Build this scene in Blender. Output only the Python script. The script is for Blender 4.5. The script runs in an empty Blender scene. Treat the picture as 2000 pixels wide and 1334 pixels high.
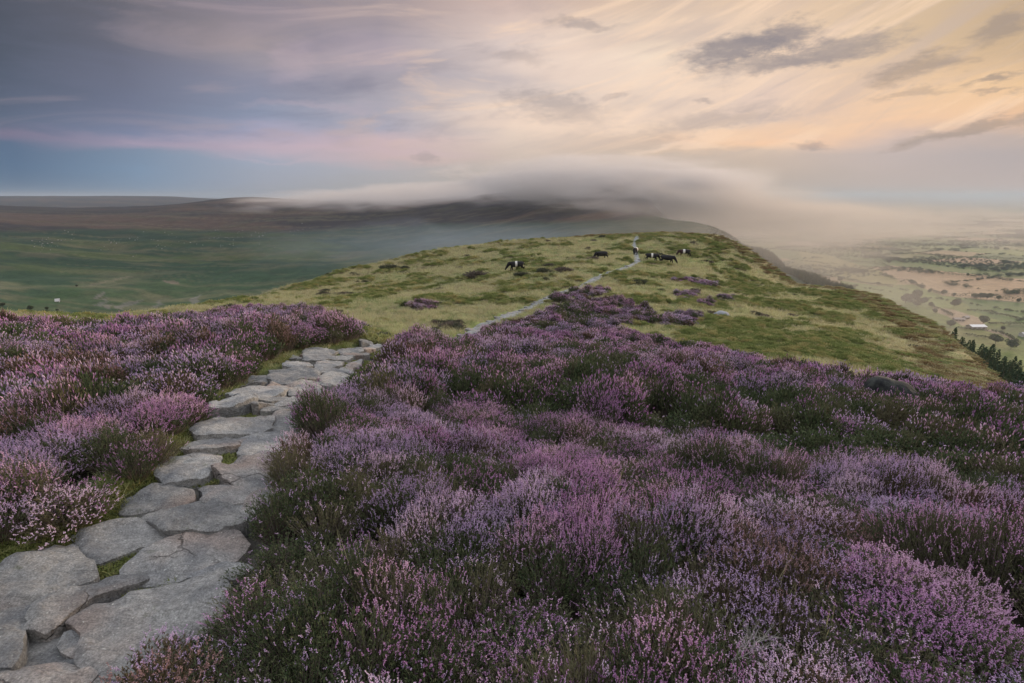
import bpy, bmesh, math, random
import numpy as np
from mathutils import Vector, geometry
R = math.radians
random.seed(7); rng = np.random.default_rng(7)
S = bpy.context.scene
COL = S.collection
# ---------------------------------------------------------------- camera
PITCH = 15.87
SP, CP = math.sin(R(PITCH)), math.cos(R(PITCH))
CZ = 2.0
cd = bpy.data.cameras.new("camera"); cam = bpy.data.objects.new("camera", cd); COL.objects.link(cam)
cam.location = (0, 0, CZ); cam.rotation_euler = (R(90 - PITCH), 0, 0)
cd.sensor_width = 36; cd.lens = 18; cd.clip_start = 0.05; cd.clip_end = 90000
S.camera = cam
S.view_settings.view_transform = 'Standard'; S.view_settings.look = 'None'
S.view_settings.exposure = 0.0; S.view_settings.gamma = 1.0; S.view_settings.use_curve_mapping = False
cy = S.cycles
cy.use_denoising = True
cy.max_bounces = 6; cy.diffuse_bounces = 3; cy.glossy_bounces = 2; cy.transmission_bounces = 3
cy.transparent_max_bounces = 8; cy.volume_bounces = 1
cy.sample_clamp_indirect = 4.0
try:
    cy.volume_step_rate = 1.0; cy.volume_max_steps = 96
except Exception: pass

def lin(c):
    return tuple(((x/255)/12.92 if x/255 <= .04045 else ((x/255+.055)/1.055)**2.4) for x in c)
def pdir(u, v):
    a = (u-1000)/1000.0; b = (667-v)/1000.0
    return np.array([a, CP+b*SP, -SP+b*CP])
def azel(u, v):
    d = pdir(u, v); d = d/np.linalg.norm(d)
    return math.atan2(d[0], d[1]), math.asin(d[2])

# ---------------------------------------------------------------- node helper
class NT:
    def __init__(s, tree): s.t = tree; s.n = tree.nodes; s.l = tree.links
    def node(s, typ, **kw):
        n = s.n.new(typ)
        for k, v in kw.items(): setattr(n, k, v)
        return n
    def put(s, sock, v):
        if isinstance(v, bpy.types.NodeSocket): s.l.new(v, sock)
        elif v is not None: sock.default_value = v
    def m(s, op, a, b=None, c=None, clamp=False):
        n = s.n.new('ShaderNodeMath'); n.operation = op; n.use_clamp = clamp
        s.put(n.inputs[0], a); s.put(n.inputs[1], b); s.put(n.inputs[2], c)
        return n.outputs[0]
    def vm(s, op, a, b=None, scale=None):
        n = s.n.new('ShaderNodeVectorMath'); n.operation = op
        s.put(n.inputs[0], a); s.put(n.inputs[1], b)
        if scale is not None: s.put(n.inputs['Scale'], scale)
        return n.outputs['Value'] if op in ('LENGTH', 'DOT_PRODUCT', 'DISTANCE') else n.outputs[0]
    def mix(s, f, a, b, mode='MIX'):
        n = s.n.new('ShaderNodeMix'); n.data_type = 'RGBA'; n.blend_type = mode
        s.put(n.inputs[0], f)
        for i, v in ((6, a), (7, b)):
            s.put(n.inputs[i], tuple(v)+(1,) if isinstance(v, (tuple, list)) and len(v) == 3 else v)
        return n.outputs[2]
    def mr(s, v, a, b, c=0.0, d=1.0, smooth=True):
        n = s.n.new('ShaderNodeMapRange'); n.interpolation_type = 'SMOOTHSTEP' if smooth else 'LINEAR'
        s.put(n.inputs[0], v); s.put(n.inputs[1], a); s.put(n.inputs[2], b); s.put(n.inputs[3], c); s.put(n.inputs[4], d)
        return n.outputs[0]
    def xyz(s, x, y, z):
        n = s.n.new('ShaderNodeCombineXYZ'); s.put(n.inputs[0], x); s.put(n.inputs[1], y); s.put(n.inputs[2], z); return n.outputs[0]
    def noise(s, vec, scale, detail=5, rough=.5, dist=0.0):
        n = s.n.new('ShaderNodeTexNoise'); s.put(n.inputs['Vector'], vec)
        n.inputs['Scale'].default_value = scale; n.inputs['Detail'].default_value = detail
        n.inputs['Roughness'].default_value = rough; n.inputs['Distortion'].default_value = dist
        return n.outputs[0]
    def ramp(s, f, stops, interp='LINEAR'):
        n = s.n.new('ShaderNodeValToRGB'); n.color_ramp.interpolation = interp
        e = n.color_ramp.elements
        while len(e) > 1: e.remove(e[-1])
        e[0].position = stops[0][0]; e[0].color = tuple(stops[0][1])+(1,)
        for p, c in stops[1:]:
            k = e.new(p); k.color = tuple(c)+(1,)
        s.put(n.inputs[0], f); return n.outputs[0]

# ---------------------------------------------------------------- world (sunset sky with high cloud)
W = bpy.data.worlds.new("World"); S.world = W; W.use_nodes = True
g = NT(W.node_tree); g.n.clear()
out = g.node('ShaderNodeOutputWorld'); bg = g.node('ShaderNodeBackground')
g.l.new(bg.outputs[0], out.inputs[0])
tc = g.node('ShaderNodeTexCoord'); D = tc.outputs['Generated']
sep = g.node('ShaderNodeSeparateXYZ'); g.l.new(D, sep.inputs[0])
dx, dy, dz = sep.outputs
AZ = g.m('ARCTAN2', dx, dy); EL = g.m('ARCSINE', dz)
SKY = {
 0:    [(0,(68,73,84)),(100,(72,80,94)),(180,(82,92,112)),(235,(92,104,128)),(252,(126,118,142)),(270,(88,108,136)),(320,(84,110,140)),(383,(86,112,140))],
 250:  [(0,(100,98,106)),(100,(100,102,116)),(200,(108,115,138)),(255,(124,132,160)),(280,(162,150,172)),(300,(122,140,164)),(340,(122,145,172)),(383,(122,142,165))],
 500:  [(0,(142,132,140)),(90,(160,148,152)),(150,(148,148,166)),(230,(142,152,176)),(258,(168,164,188)),(285,(186,170,186)),(318,(160,168,186)),(383,(160,160,168))],
 750:  [(0,(166,151,153)),(90,(164,154,164)),(190,(174,168,178)),(250,(172,169,184)),(276,(206,182,186)),(312,(204,180,180)),(328,(178,174,178)),(383,(172,166,160))],
 1000: [(0,(206,180,170)),(90,(232,212,202)),(150,(200,188,188)),(220,(240,216,198)),(270,(226,205,190)),(310,(206,188,176)),(383,(180,170,158))],
 1250: [(0,(222,195,172)),(110,(246,224,202)),(190,(230,208,192)),(245,(240,212,188)),(285,(215,190,172)),(310,(202,183,168)),(383,(180,168,156))],
 1500: [(0,(230,200,172)),(100,(240,212,186)),(180,(232,205,188)),(240,(220,196,182)),(272,(252,206,168)),(292,(208,186,170)),(383,(182,168,156))],
 1750: [(0,(216,188,156)),(90,(216,188,156)),(180,(243,205,168)),(240,(240,200,168)),(275,(214,188,176)),(300,(190,176,174)),(383,(178,166,162))],
 2000: [(0,(190,164,136)),(90,(196,168,136)),(160,(232,194,152)),(225,(228,186,154)),(262,(180,166,164)),(300,(166,160,166)),(383,(172,162,164))],
}
elp = g.m('DIVIDE', g.m('ADD', EL, R(3)), R(93))
warp1 = g.noise(g.xyz(g.m('MULTIPLY', AZ, 2.2), g.m('MULTIPLY', EL, 9), 0.0), 2.0, 5, .55)
elw = g.m('ADD', elp, g.m('MULTIPLY', g.m('SUBTRACT', warp1, .5), 0.035))
ZEN = (1.22, 1.25, 1.40)
cols = []
for u in sorted(SKY):
    st = [(0.0, lin(SKY[u][-1][1]))]
    for v, c in reversed(SKY[u]):
        st.append(((azel(u, v)[1]+R(3))/R(93), lin(c)))
    top = st[-1]
    st.append(((R(24)+R(3))/R(93), tuple(.55*x+.2 for x in top[1])))
    st.append(((R(38)+R(3))/R(93), (0.99, .97, 1.0)))
    st.append((1.0, (1, 1, 1)))
    cols.append((azel(u, 200)[0], g.ramp(elw, st)))
c = cols[0][1]
for i in range(1, len(cols)):
    c = g.mix(g.mr(AZ, cols[i-1][0], cols[i][0], smooth=False), c, cols[i][1])
# streaks of thin cloud: a plane of cloud high overhead, seen in perspective
den = g.m('ADD', g.m('MAXIMUM', dz, 0.0), 0.05)
px = g.m('DIVIDE', dx, den); py = g.m('DIVIDE', dy, den)
th = R(14)
ps = g.m('ADD', g.m('MULTIPLY', px, math.cos(th)), g.m('MULTIPLY', py, math.sin(th)))
pt = g.m('SUBTRACT', g.m('MULTIPLY', py, math.cos(th)), g.m('MULTIPLY', px, math.sin(th)))
st1 = g.noise(g.xyz(g.m('MULTIPLY', ps, 1.5), g.m('MULTIPLY', pt, .55), 0.0), 1.0, 8, .56, 1.1)
st2 = g.noise(g.xyz(g.m('MULTIPLY', ps, .5), g.m('MULTIPLY', pt, .25), 3.3), 1.0, 5, .5, 1.2)
fade = g.mr(EL, R(3.5), R(8))
amt = g.m('MULTIPLY', fade, g.mr(AZ, R(-30), R(-2), .06, 1.0))
tl = g.m('MULTIPLY', g.m('SUBTRACT', AZ, R(-8)), .30)          # the layers tilt up to the right
E2 = g.m('SUBTRACT', EL, g.m('MULTIPLY', AZ, g.m('ADD', .10, g.m('MAXIMUM', tl, -.02))))
l1 = g.noise(g.xyz(g.m('MULTIPLY', AZ, 2.6), g.m('MULTIPLY', E2, 15), 0.0), 1.0, 9, .60, .7)
l2 = g.noise(g.xyz(g.m('MULTIPLY', AZ, 1.6), g.m('MULTIPLY', E2, 7), 5.0), 1.0, 8, .56, 1.0)
l3 = g.noise(g.xyz(g.m('MULTIPLY', AZ, 9), g.m('MULTIPLY', E2, 52), 2.0), 1.0, 7, .62, .5)
gry = g.mix(g.mr(AZ, R(-25), R(20)), lin((112, 116, 140)), lin((196, 178, 172)))
wrm = g.mix(g.mr(AZ, R(-25), R(5)), lin((178, 160, 166)), lin((255, 222, 192)))
am2 = g.m('MULTIPLY', g.mr(EL, R(3.2), R(6)), g.mr(AZ, R(-40), R(-8), .35, 1.0))
c = g.mix(g.m('MULTIPLY', g.mr(l2, .52, .70), g.m('MULTIPLY', am2, .45)), c, gry)
c = g.mix(g.m('MULTIPLY', g.mr(l1, .52, .68), g.m('MULTIPLY', am2, .42)), c, gry)
c = g.mix(g.m('MULTIPLY', g.mr(l1, .50, .36), g.m('MULTIPLY', am2, .60)), c, wrm)
c = g.mix(g.m('MULTIPLY', g.mr(l3, .52, .70), g.m('MULTIPLY', am2, .20)), c, gry)
c = g.mix(g.m('MULTIPLY', g.mr(st1, .50, .68), g.m('MULTIPLY', amt, .22)), c, gry)
# named dark clouds (u, v, half width, half height, tilt, strength)
wn = g.node('ShaderNodeTexNoise'); g.l.new(g.xyz(g.m('MULTIPLY', AZ, 5), g.m('MULTIPLY', EL, 14), 0.0), wn.inputs['Vector'])
wn.inputs['Scale'].default_value = 1.6; wn.inputs['Detail'].default_value = 7; wn.inputs['Roughness'].default_value = .62
ws = g.node('ShaderNodeSeparateXYZ'); g.l.new(wn.outputs['Color'], ws.inputs[0])
AW = g.m('ADD', AZ, g.m('MULTIPLY', g.m('SUBTRACT', ws.outputs[0], .5), R(9)))
EW = g.m('ADD', EL, g.m('MULTIPLY', g.m('SUBTRACT', ws.outputs[1], .5), R(4.4)))
fine = g.noise(g.xyz(g.m('MULTIPLY', AZ, 38), g.m('MULTIPLY', EL, 100), 0.0), 1.0, 6, .68)
for (u, v, ru, rv, tilt, s_) in [(1440, 96, 105, 30, 3, .95), (1525, 70, 95, 30, 0, .9), (1610, 102, 140, 22, 6, .75), (1500, 125, 150, 20, 2, .5), (1790, 138, 95, 24, 6, .75),
        (1915, 158, 68, 9, 7, .85), (1930, 180, 60, 6, 3, .6), (1780, 188, 75, 8, 0, .45), (1980, 45, 85, 26, 27, .75), (1900, 245, 170, 13, 9, .75), (1780, 280, 80, 8, 7, .5),
        (1130, 53, 60, 12, -3, .55), (1010, 110, 60, 14, -5, .45), (1215, 178, 26, 7, 0, .5), (1360, 190, 32, 8, 0, .5), (820, 314, 20, 12, 0, .4), (1600, 282, 45, 9, 0, .6), (1100, 215, 110, 26, -8, .5), (1400, 235, 150, 26, 4, .4)]:
    a0, e0 = azel(u, v); a1, _ = azel(u+ru, v); _, e1 = azel(u, v-rv)
    ct, sn = math.cos(R(tilt)), math.sin(R(tilt))
    A_ = g.m('SUBTRACT', AW, a0); E_ = g.m('SUBTRACT', EW, e0)
    p = g.m('DIVIDE', g.m('ADD', g.m('MULTIPLY', A_, ct), g.m('MULTIPLY', E_, sn)), (a1-a0))
    q = g.m('DIVIDE', g.m('SUBTRACT', g.m('MULTIPLY', E_, ct), g.m('MULTIPLY', A_, sn)), (e1-e0))
    d = g.m('SQRT', g.m('ADD', g.m('MULTIPLY', p, p), g.m('MULTIPLY', q, q)))
    d = g.m('ADD', d, g.m('MULTIPLY', g.m('SUBTRACT', fine, .5), 1.5))
    mk = g.m('MULTIPLY', g.mr(d, 1.45, .3), s_*.85)
    c = g.mix(mk, c, lin((140, 133, 138)) if u < 1700 else lin((150, 136, 130)))
for (u, v, ru, rv, tilt, s_) in [(1090, 120, 150, 45, 4, .45), (1200, 150, 170, 40, -4, .4), (1180, 235, 160, 20, 0, .55), (1330, 285, 110, 9, 2, .6), (980, 235, 120, 26, -5, .5), (700, 105, 120, 40, 10, .25), (570, 120, 60, 26, 35, .3), (620, 205, 130, 8, 5, .3), (640, 290, 300, 12, -2, .35), (560, 312, 150, 5, -2, .3), (1500, 262, 260, 16, 8, .5), (1850, 215, 160, 18, 8, .3)]:
    a0, e0 = azel(u, v); a1, _ = azel(u+ru, v); _, e1 = azel(u, v-rv); ct, sn = math.cos(R(tilt)), math.sin(R(tilt))
    A_ = g.m('SUBTRACT', AW, a0); E_ = g.m('SUBTRACT', EW, e0)
    p = g.m('DIVIDE', g.m('ADD', g.m('MULTIPLY', A_, ct), g.m('MULTIPLY', E_, sn)), (a1-a0)); q = g.m('DIVIDE', g.m('SUBTRACT', g.m('MULTIPLY', E_, ct), g.m('MULTIPLY', A_, sn)), (e1-e0))
    d = g.m('SQRT', g.m('ADD', g.m('MULTIPLY', p, p), g.m('MULTIPLY', q, q)))
    c = g.mix(g.m('MULTIPLY', g.mr(d, 1.5, .2), s_*.7), c, lin((255, 226, 204)) if 900 < u < 1400 else (lin((206, 182, 192)) if u < 900 else lin((255, 212, 170))))
# overhead (outside the picture) the cloud deck is brighter
c = g.mix(g.mr(EL, R(22), R(40)), c, ZEN)
nsk = g.node('ShaderNodeTexSky'); nsk.sky_type = 'NISHITA'; nsk.sun_disc = False
SUN_AZ, SUN_EL = 48.0, 9.0
nsk.sun_elevation = R(SUN_EL); nsk.sun_rotation = R(SUN_AZ)
nk = g.vm('SCALE', nsk.outputs[0], scale=0.0015)
c = g.mix(1.0, c, nk, 'ADD')
g.l.new(c, bg.inputs[0]); bg.inputs[1].default_value = 1.0
sd = bpy.data.lights.new("sun", 'SUN'); sun = bpy.data.objects.new("sun", sd); COL.objects.link(sun)
sd.energy = 3.2; sd.angle = R(14); sd.color = (1.0, .76, .55)
sv = Vector((math.sin(R(SUN_AZ))*math.cos(R(SUN_EL)), math.cos(R(SUN_AZ))*math.cos(R(SUN_EL)), math.sin(R(SUN_EL))))
sun.rotation_euler = sv.to_track_quat('Z', 'Y').to_euler()

# ---------------------------------------------------------------- noise in numpy
def _h(ix, iy, s):
    n = (ix*374761393 + iy*668265263 + s*974634777) & 0xffffffff
    n = ((n ^ (n >> 13))*1274126177) & 0xffffffff
    return ((n ^ (n >> 16)) & 0xffff)/65535.0
def vnoise(x, y, s=0):
    x = np.asarray(x, float); y = np.asarray(y, float)
    xi = np.floor(x).astype(np.int64); yi = np.floor(y).astype(np.int64)
    fx = x-xi; fy = y-yi; fx = fx*fx*(3-2*fx); fy = fy*fy*(3-2*fy)
    return ((_h(xi, yi, s)*(1-fx)+_h(xi+1, yi, s)*fx)*(1-fy) + (_h(xi, yi+1, s)*(1-fx)+_h(xi+1, yi+1, s)*fx)*fy)
def fbm(x, y, o=4, s=0, g_=.5):
    t = 0; a = 1; n = 0
    for i in range(o):
        t = t+a*vnoise(x*2**i+17.3*i, y*2**i-9.1*i, s+i); n += a; a *= g_
    return t/n
def sst(x, a, b):
    t = np.clip((x-a)/(b-a), 0, 1); return t*t*(3-2*t)
def in_poly(px_, py_, poly):
    px_ = np.asarray(px_, float); py_ = np.asarray(py_, float)
    r = np.zeros(px_.shape, bool); n = len(poly); j = n-1
    for i in range(n):
        xi, yi = poly[i]; xj, yj = poly[j]
        cnd = ((yi > py_) != (yj > py_)) & (px_ < (xj-xi)*(py_-yi)/((yj-yi) if yj != yi else 1e-9)+xi)
        r ^= cnd; j = i
    return r
def seg_dist(px_, py_, poly, closed=True):
    best = np.full(np.shape(px_), 1e18); bx_ = np.zeros(np.shape(px_)); by_ = np.zeros(np.shape(px_))
    n = len(poly)
    for i in range(n if closed else n-1):
        ax, ay = poly[i]; bx, by = poly[(i+1) % n]
        ex, ey = bx-ax, by-ay; L = ex*ex+ey*ey+1e-12
        t = np.clip(((px_-ax)*ex+(py_-ay)*ey)/L, 0, 1)
        qx = ax+t*ex; qy = ay+t*ey; d = (px_-qx)**2+(py_-qy)**2
        m_ = d < best
        best = np.where(m_, d, best); bx_ = np.where(m_, qx, bx_); by_ = np.where(m_, qy, by_)
    return np.sqrt(best), bx_, by_

# ---------------------------------------------------------------- terrain
class RBF:
    def __init__(s, P, z, c=.35):
        s.P = np.array(P, float); s.c = c
        d = np.linalg.norm(s.P[:, None]-s.P[None], axis=2); A = np.sqrt(d*d+c*c)
        n = len(P); M = np.zeros((n+1, n+1)); M[:n, :n] = A+np.eye(n)*-1e-3; M[:n, n] = 1; M[n, :n] = 1
        w = np.linalg.solve(M, np.append(np.array(z, float), 0)); s.w = w[:n]; s.b = w[n]
    def __call__(s, X, Y):
        X = np.asarray(X, float); sh = X.shape; X = X.ravel(); Y = np.asarray(Y, float).ravel(); o = np.empty(len(X))
        for i in range(0, len(X), 60000):
            x = X[i:i+60000]; y = Y[i:i+60000]; t = np.full(len(x), s.b)
            for k in range(len(s.w)): t += s.w[k]*np.sqrt((x-s.P[k, 0])**2+(y-s.P[k, 1])**2+s.c**2)
            o[i:i+60000] = t
        return o.reshape(sh)
def nc(X, Y):   # near coordinates
    k = np.maximum(Y, -3)+6.0
    return 6*np.asarray(X)/k, 4*np.log(k)
near = []
def npt(u, v, Y, dz_=0.0):
    d = pdir(u, v); near.append((d[0]/d[1]*Y, Y, CZ+d[2]/d[1]*Y-dz_))
for t in [(100, 1300, None), (240, 1100, None), (370, 1000, None), (430, 900, None)]:
    d = pdir(t[0], t[1]); Y = -CZ*d[1]/d[2]*0.985; npt(t[0], t[1], Y)
for t in [(460, 830, 4.42), (520, 780, 5.45), (590, 730, 7.1), (640, 690, 9.4), (720, 665, 12.6), (940, 640, 28), (1000, 610, 33.5), (1080, 580, 41), (1150, 550, 52),
          (1210, 525, 64), (1245, 512, 73), (1243, 490, 90), (1240, 470, 104), (1245, 458, 117),
          (1180, 461, 118), (1000, 473, 112), (870, 490, 105), (700, 530, 85), (560, 575, 58), (480, 592, 45), (350, 612, 32), (150, 626, 24), (0, 627, 19),
          (1390, 461, 112), (1440, 481, 102), (1500, 520, 90), (1540, 552, 80), (1630, 563, 70), (1700, 577, 62), (1800, 630, 45), (1870, 696, 30), (1935, 755, 20.5), (2000, 780, 16.5),
          (850, 560, 58), (700, 600, 36), (1000, 540, 60), (1400, 520, 82), (1400, 600, 44), (1550, 620, 44), (1650, 660, 33), (1500, 680, 25)]:
    npt(*t)
for t in [(1000, 800, 5.6), (1000, 700, 9.6), (1000, 652, 22), (1330, 668, 23), (1600, 722, 16), (1900, 900, 4.3), (1900, 800, 8.2), (1600, 800, 6.8), (1500, 900, 4.2),
          (820, 664, 14), (850, 700, 9.0), (760, 760, 6.0), (0, 660, 11.5), (0, 800, 4.5), (300, 655, 13), (300, 720, 7.2), (520, 622, 15.5), (640, 640, 15.2), (1200, 760, 7.0), (1180, 700, 10)]:
    npt(t[0], t[1], t[2], .38)
near += [(2, 2, 0.02), (4, 2, -.08), (0, 0, 0), (-3, 0, .02), (0, -5, .1), (-8, -5, .1), (8, -5, -.3), (8, 2, -.5), (-8, 2, -.1), (-16, 0, -.8), (16, 0, -2), (0, -60, 0), (-40, -60, -6), (40, -60, -6)]
near = np.array(near)
a_, b_ = nc(near[:, 0], near[:, 1])
RN = RBF(np.stack([a_, b_], 1), near[:, 2], .5)
def nearz(X, Y):
    a, b = nc(X, Y); return RN(a, b)
def eplan(u, v, Y):
    d = pdir(u, v); return (d[0]/d[1]*Y, Y)
EDGE = [(-34, -90), (-27, 4)]+[eplan(*t) for t in [(0, 622, 20), (150, 625, 24.5), (350, 610, 32.5), (480, 592, 46), (560, 575, 59), (700, 530, 86), (870, 490, 106), (1000, 473, 113), (1180, 461, 119),
        (1300, 456, 119), (1390, 461, 113), (1440, 481, 103), (1500, 520, 91), (1540, 552, 80), (1630, 563, 71), (1700, 577, 63), (1800, 629, 46), (1870, 695, 30), (1935, 755, 20.6), (2000, 778, 16.8)]]+[(24, 4), (34, -90)]
far = []
def fz(u, v, r):
    d = pdir(u, v); h = math.hypot(d[0], d[1]); return CZ+d[2]/h*r
def fp(u, lst, extra=()):
    az = azel(u, 420)[0]
    for v, r in lst: far.append((az, r, fz(u, v, r)))
    for r, z in extra: far.append((az, r, z))
TL = [(40, -60), (150, -95), (400, -140), (4200, -95), (7200, -2), (14000, -60), (30000, -60)]
fp(-500, [(600, 700), (540, 950), (500, 1150), (455, 1450), (420, 1900), (397, 2600)], TL)
fp(0, [(610, 700), (545, 950), (500, 1150), (455, 1450), (425, 1900), (402, 2600)], TL)
fp(150, [(605, 700), (545, 950), (500, 1150), (455, 1420), (425, 1850), (406, 2500)], TL)
fp(330, [(598, 700), (540, 950), (498, 1150), (453, 1400), (422, 1750), (399, 2300)], TL)
fp(480, [(590, 680), (530, 930), (490, 1150), (450, 1400), (420, 1700), (385, 2200)], TL[:4]+[(7000, -60), (14000, -100), (30000, -100)])
fp(700, [(520, 850), (475, 1130), (432, 1450), (390, 2000)], [(40, -60), (150, -80), (500, -120), (3500, -120), (7000, -120), (30000, -150)])
fp(850, [(500, 820), (462, 1080), (422, 1350), (385, 1800)], [(40, -60), (150, -75), (450, -95), (3200, -140), (7000, -180), (30000, -200)])
fp(1000, [(485, 780), (452, 980), (410, 1250), (374, 1600)], [(40, -60), (150, -70), (400, -75), (2800, -150), (7000, -200), (30000, -220)])
fp(1100, [(472, 700), (440, 900), (400, 1150), (357, 1500)], [(40, -60), (150, -65), (400, -62), (2500, -150), (6000, -215)])
fp(1180, [(470, 640), (440, 840), (400, 1080), (347, 1450)], [(150, -62), (400, -52), (2400, -150), (5000, -215)])
fp(1250, [(470, 600), (438, 800), (405, 1020), (374, 1380)], [(150, -62), (380, -48), (2200, -170), (5000, -220)])
fp(1310, [(472, 560), (456, 660), (445, 770), (436, 1120)], [(150, -64), (1700, -180), (3000, -220)])
fp(1380, [(488, 500), (476, 590), (466, 690), (455, 880)], [(150, -70), (1150, -190), (1600, -220), (4000, -220), (30000, -220)])
fp(1440, [(512, 480), (500, 560), (487, 660), (474, 780)], [(150, -80), (1020, -205), (1500, -220)])
fp(1530, [(550, 440), (538, 510), (526, 580), (513, 660)], [(150, -85), (880, -212), (1300, -220)])
fp(1620, [(590, 410), (572, 480), (556, 550)], [(150, -85), (760, -214), (1200, -220)])
fp(1710, [(640, 340), (615, 410), (590, 490)], [(150, -85), (660, -216), (1100, -220), (4000, -220), (30000, -220)])
fp(1850, [], [(40, -38), (150, -47), (265, -62), (430, -165), (600, -214), (800, -220), (1500, -220), (4000, -220), (30000, -220)])
fp(2150, [], [(40, -34), (150, -44), (265, -85), (430, -180), (600, -216), (800, -220), (1500, -220), (4000, -220), (30000, -220)])
for az in (R(75), R(110), R(150)):
    for r, z in [(60, -70), (300, -140), (700, -216), (3000, -220), (30000, -220)]: far.append((az, r, z))
for az in (R(-75), R(-110), R(-150)):
    for r, z in [(60, -70), (300, -130), (800, -150), (3000, -60), (30000, -60)]: far.append((az, r, z))
far = np.array(far)
RF = RBF(np.stack([far[:, 0]*6, np.log(far[:, 1])*3], 1), far[:, 2], .25)
def height(X, Y, relief=True):
    X = np.asarray(X, float); Y = np.asarray(Y, float)
    ins = in_poly(X, Y, EDGE); d, qx, qy = seg_dist(X, Y, EDGE)
    d = np.where(ins, 0, d); nx = np.where(ins, X, qx); ny = np.where(ins, Y, qy)
    sr_ = sst(nx, 8, 26)*sst(ny, 118, 104); sa_ = .5+.8*sr_; ar_ = 6-4.8*sr_; zn = nearz(nx, ny)-sa_*(np.sqrt(d*d+ar_*ar_)-ar_)
    r = np.hypot(X, Y)
    zf = RF(np.arctan2(X, Y)*6, np.log(np.maximum(r, 20))*3)
    k = 12.0
    mx = np.maximum(zn, zf); sm = mx+k*np.log(np.exp(-(mx-zn)/k)+np.exp(-(mx-zf)/k))
    w = np.clip(d/60, 0, 1)
    z = np.where(ins, zn, zn*(1-w)+sm*w)
    if relief:
        moor = np.clip((z+205)/60, 0, 1)
        z = z+sst(r, 250, 900)*(1-.6*sst(r, 1500, 2200))*moor*(1-.85*sst(np.arctan2(X, Y), R(9), R(16)))*((fbm(X/260, Y/260, 5, 3)-.5)*26+(fbm(X/45, Y/45, 3, 9)-.5)*7)
        z = z+sst(d, 5, 60)*sst(r, 900, 300)*(fbm(X/25, Y/25, 4, 21)-.5)*8
        z = z+sst(r, 14, 30)*(1-sst(r, 200, 400))*(fbm(X/4.5, Y/4.5, 3, 5)-.5)*.95*(.35+.65*sst(d, 0, 1))
        z = z+sst(r, 14, 24)*(1-sst(r, 150, 300))*((fbm(X/1.1, Y/1.1, 2, 6)-.5)*.30)
    return z
def ray_ground(u, v, dz_=0.0, relief=False, rmax=9000, rmin=0):
    dd = pdir(u, v); t = np.concatenate([np.linspace(.8, 20, 400), np.geomspace(20, rmax, 1500)]); t = t[t > rmin]
    P = np.outer(t, dd)+np.array([0, 0, CZ])
    below = P[:, 2] < height(P[:, 0], P[:, 1], relief)+dz_
    if not below.any(): return None
    i = int(np.argmax(below))
    lo, hi = (t[i-1] if i else 0.1), t[i]
    for _ in range(3):
        tt = np.linspace(lo, hi, 12); P = np.outer(tt, dd)+np.array([0, 0, CZ])
        b = P[:, 2] < height(P[:, 0], P[:, 1], relief)+dz_
        j = max(1, int(np.argmax(b))); lo, hi = tt[j-1], tt[j]
    return Vector(dd*hi)+Vector((0, 0, CZ))
def toplan(pts, dz_=0.0): 
    o = []
    for u, v in pts:
        p = ray_ground(u, v, dz_)
        if p is not None: o.append((p.x, p.y))
    return o
def project(X, Y, Z):
    X = np.asarray(X, float); Y = np.asarray(Y, float); Z = np.asarray(Z, float)-CZ
    dep = Y*CP-Z*SP; up = Y*SP+Z*CP
    dep = np.where(dep < 1e-3, 1e-3, dep)
    return 1000+1000*X/dep, 667-1000*up/dep

# ---------------------------------------------------------------- path outline in plan
LEFT = toplan([(-900, 1700), (-300, 1290), (0, 1115), (60, 1080), (150, 1040), (235, 975), (310, 915), (355, 860), (400, 805), (450, 765), (520, 722), (565, 700), (592, 684), (640, 677), (690, 673), (706, 664), (706, 652)], .03)
RIGHT = toplan([(-100, 2100), (215, 1334), (290, 1230), (430, 1100), (475, 1010), (510, 950), (540, 880), (572, 800), (640, 752), (700, 716), (742, 690), (765, 676)], .29)
PATH = LEFT+[(-3.3, 14.6)]+RIGHT[::-1]
FARC = toplan([(932, 641), (965, 624), (1000, 610), (1040, 595), (1080, 580), (1115, 566), (1150, 550), (1180, 537), (1210, 525), (1238, 516), (1246, 508), (1242, 500), (1241, 490), (1238, 478), (1242, 468), (1245, 461)])
FARC = [(-2.7, 13.2), (-2.6, 17), (-2.3, 22)]+FARC
def path_w(X, Y): # signed distance to near path (neg inside)
    d, _, _ = seg_dist(X, Y, PATH); return np.where(in_poly(X, Y, PATH), -d, d)
def right_side(X, Y): return seg_dist(X, Y, RIGHT, False)[0] < seg_dist(X, Y, LEFT, False)[0]
def fpath_d(X, Y): return seg_dist(X, Y, FARC, False)[0]

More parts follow.
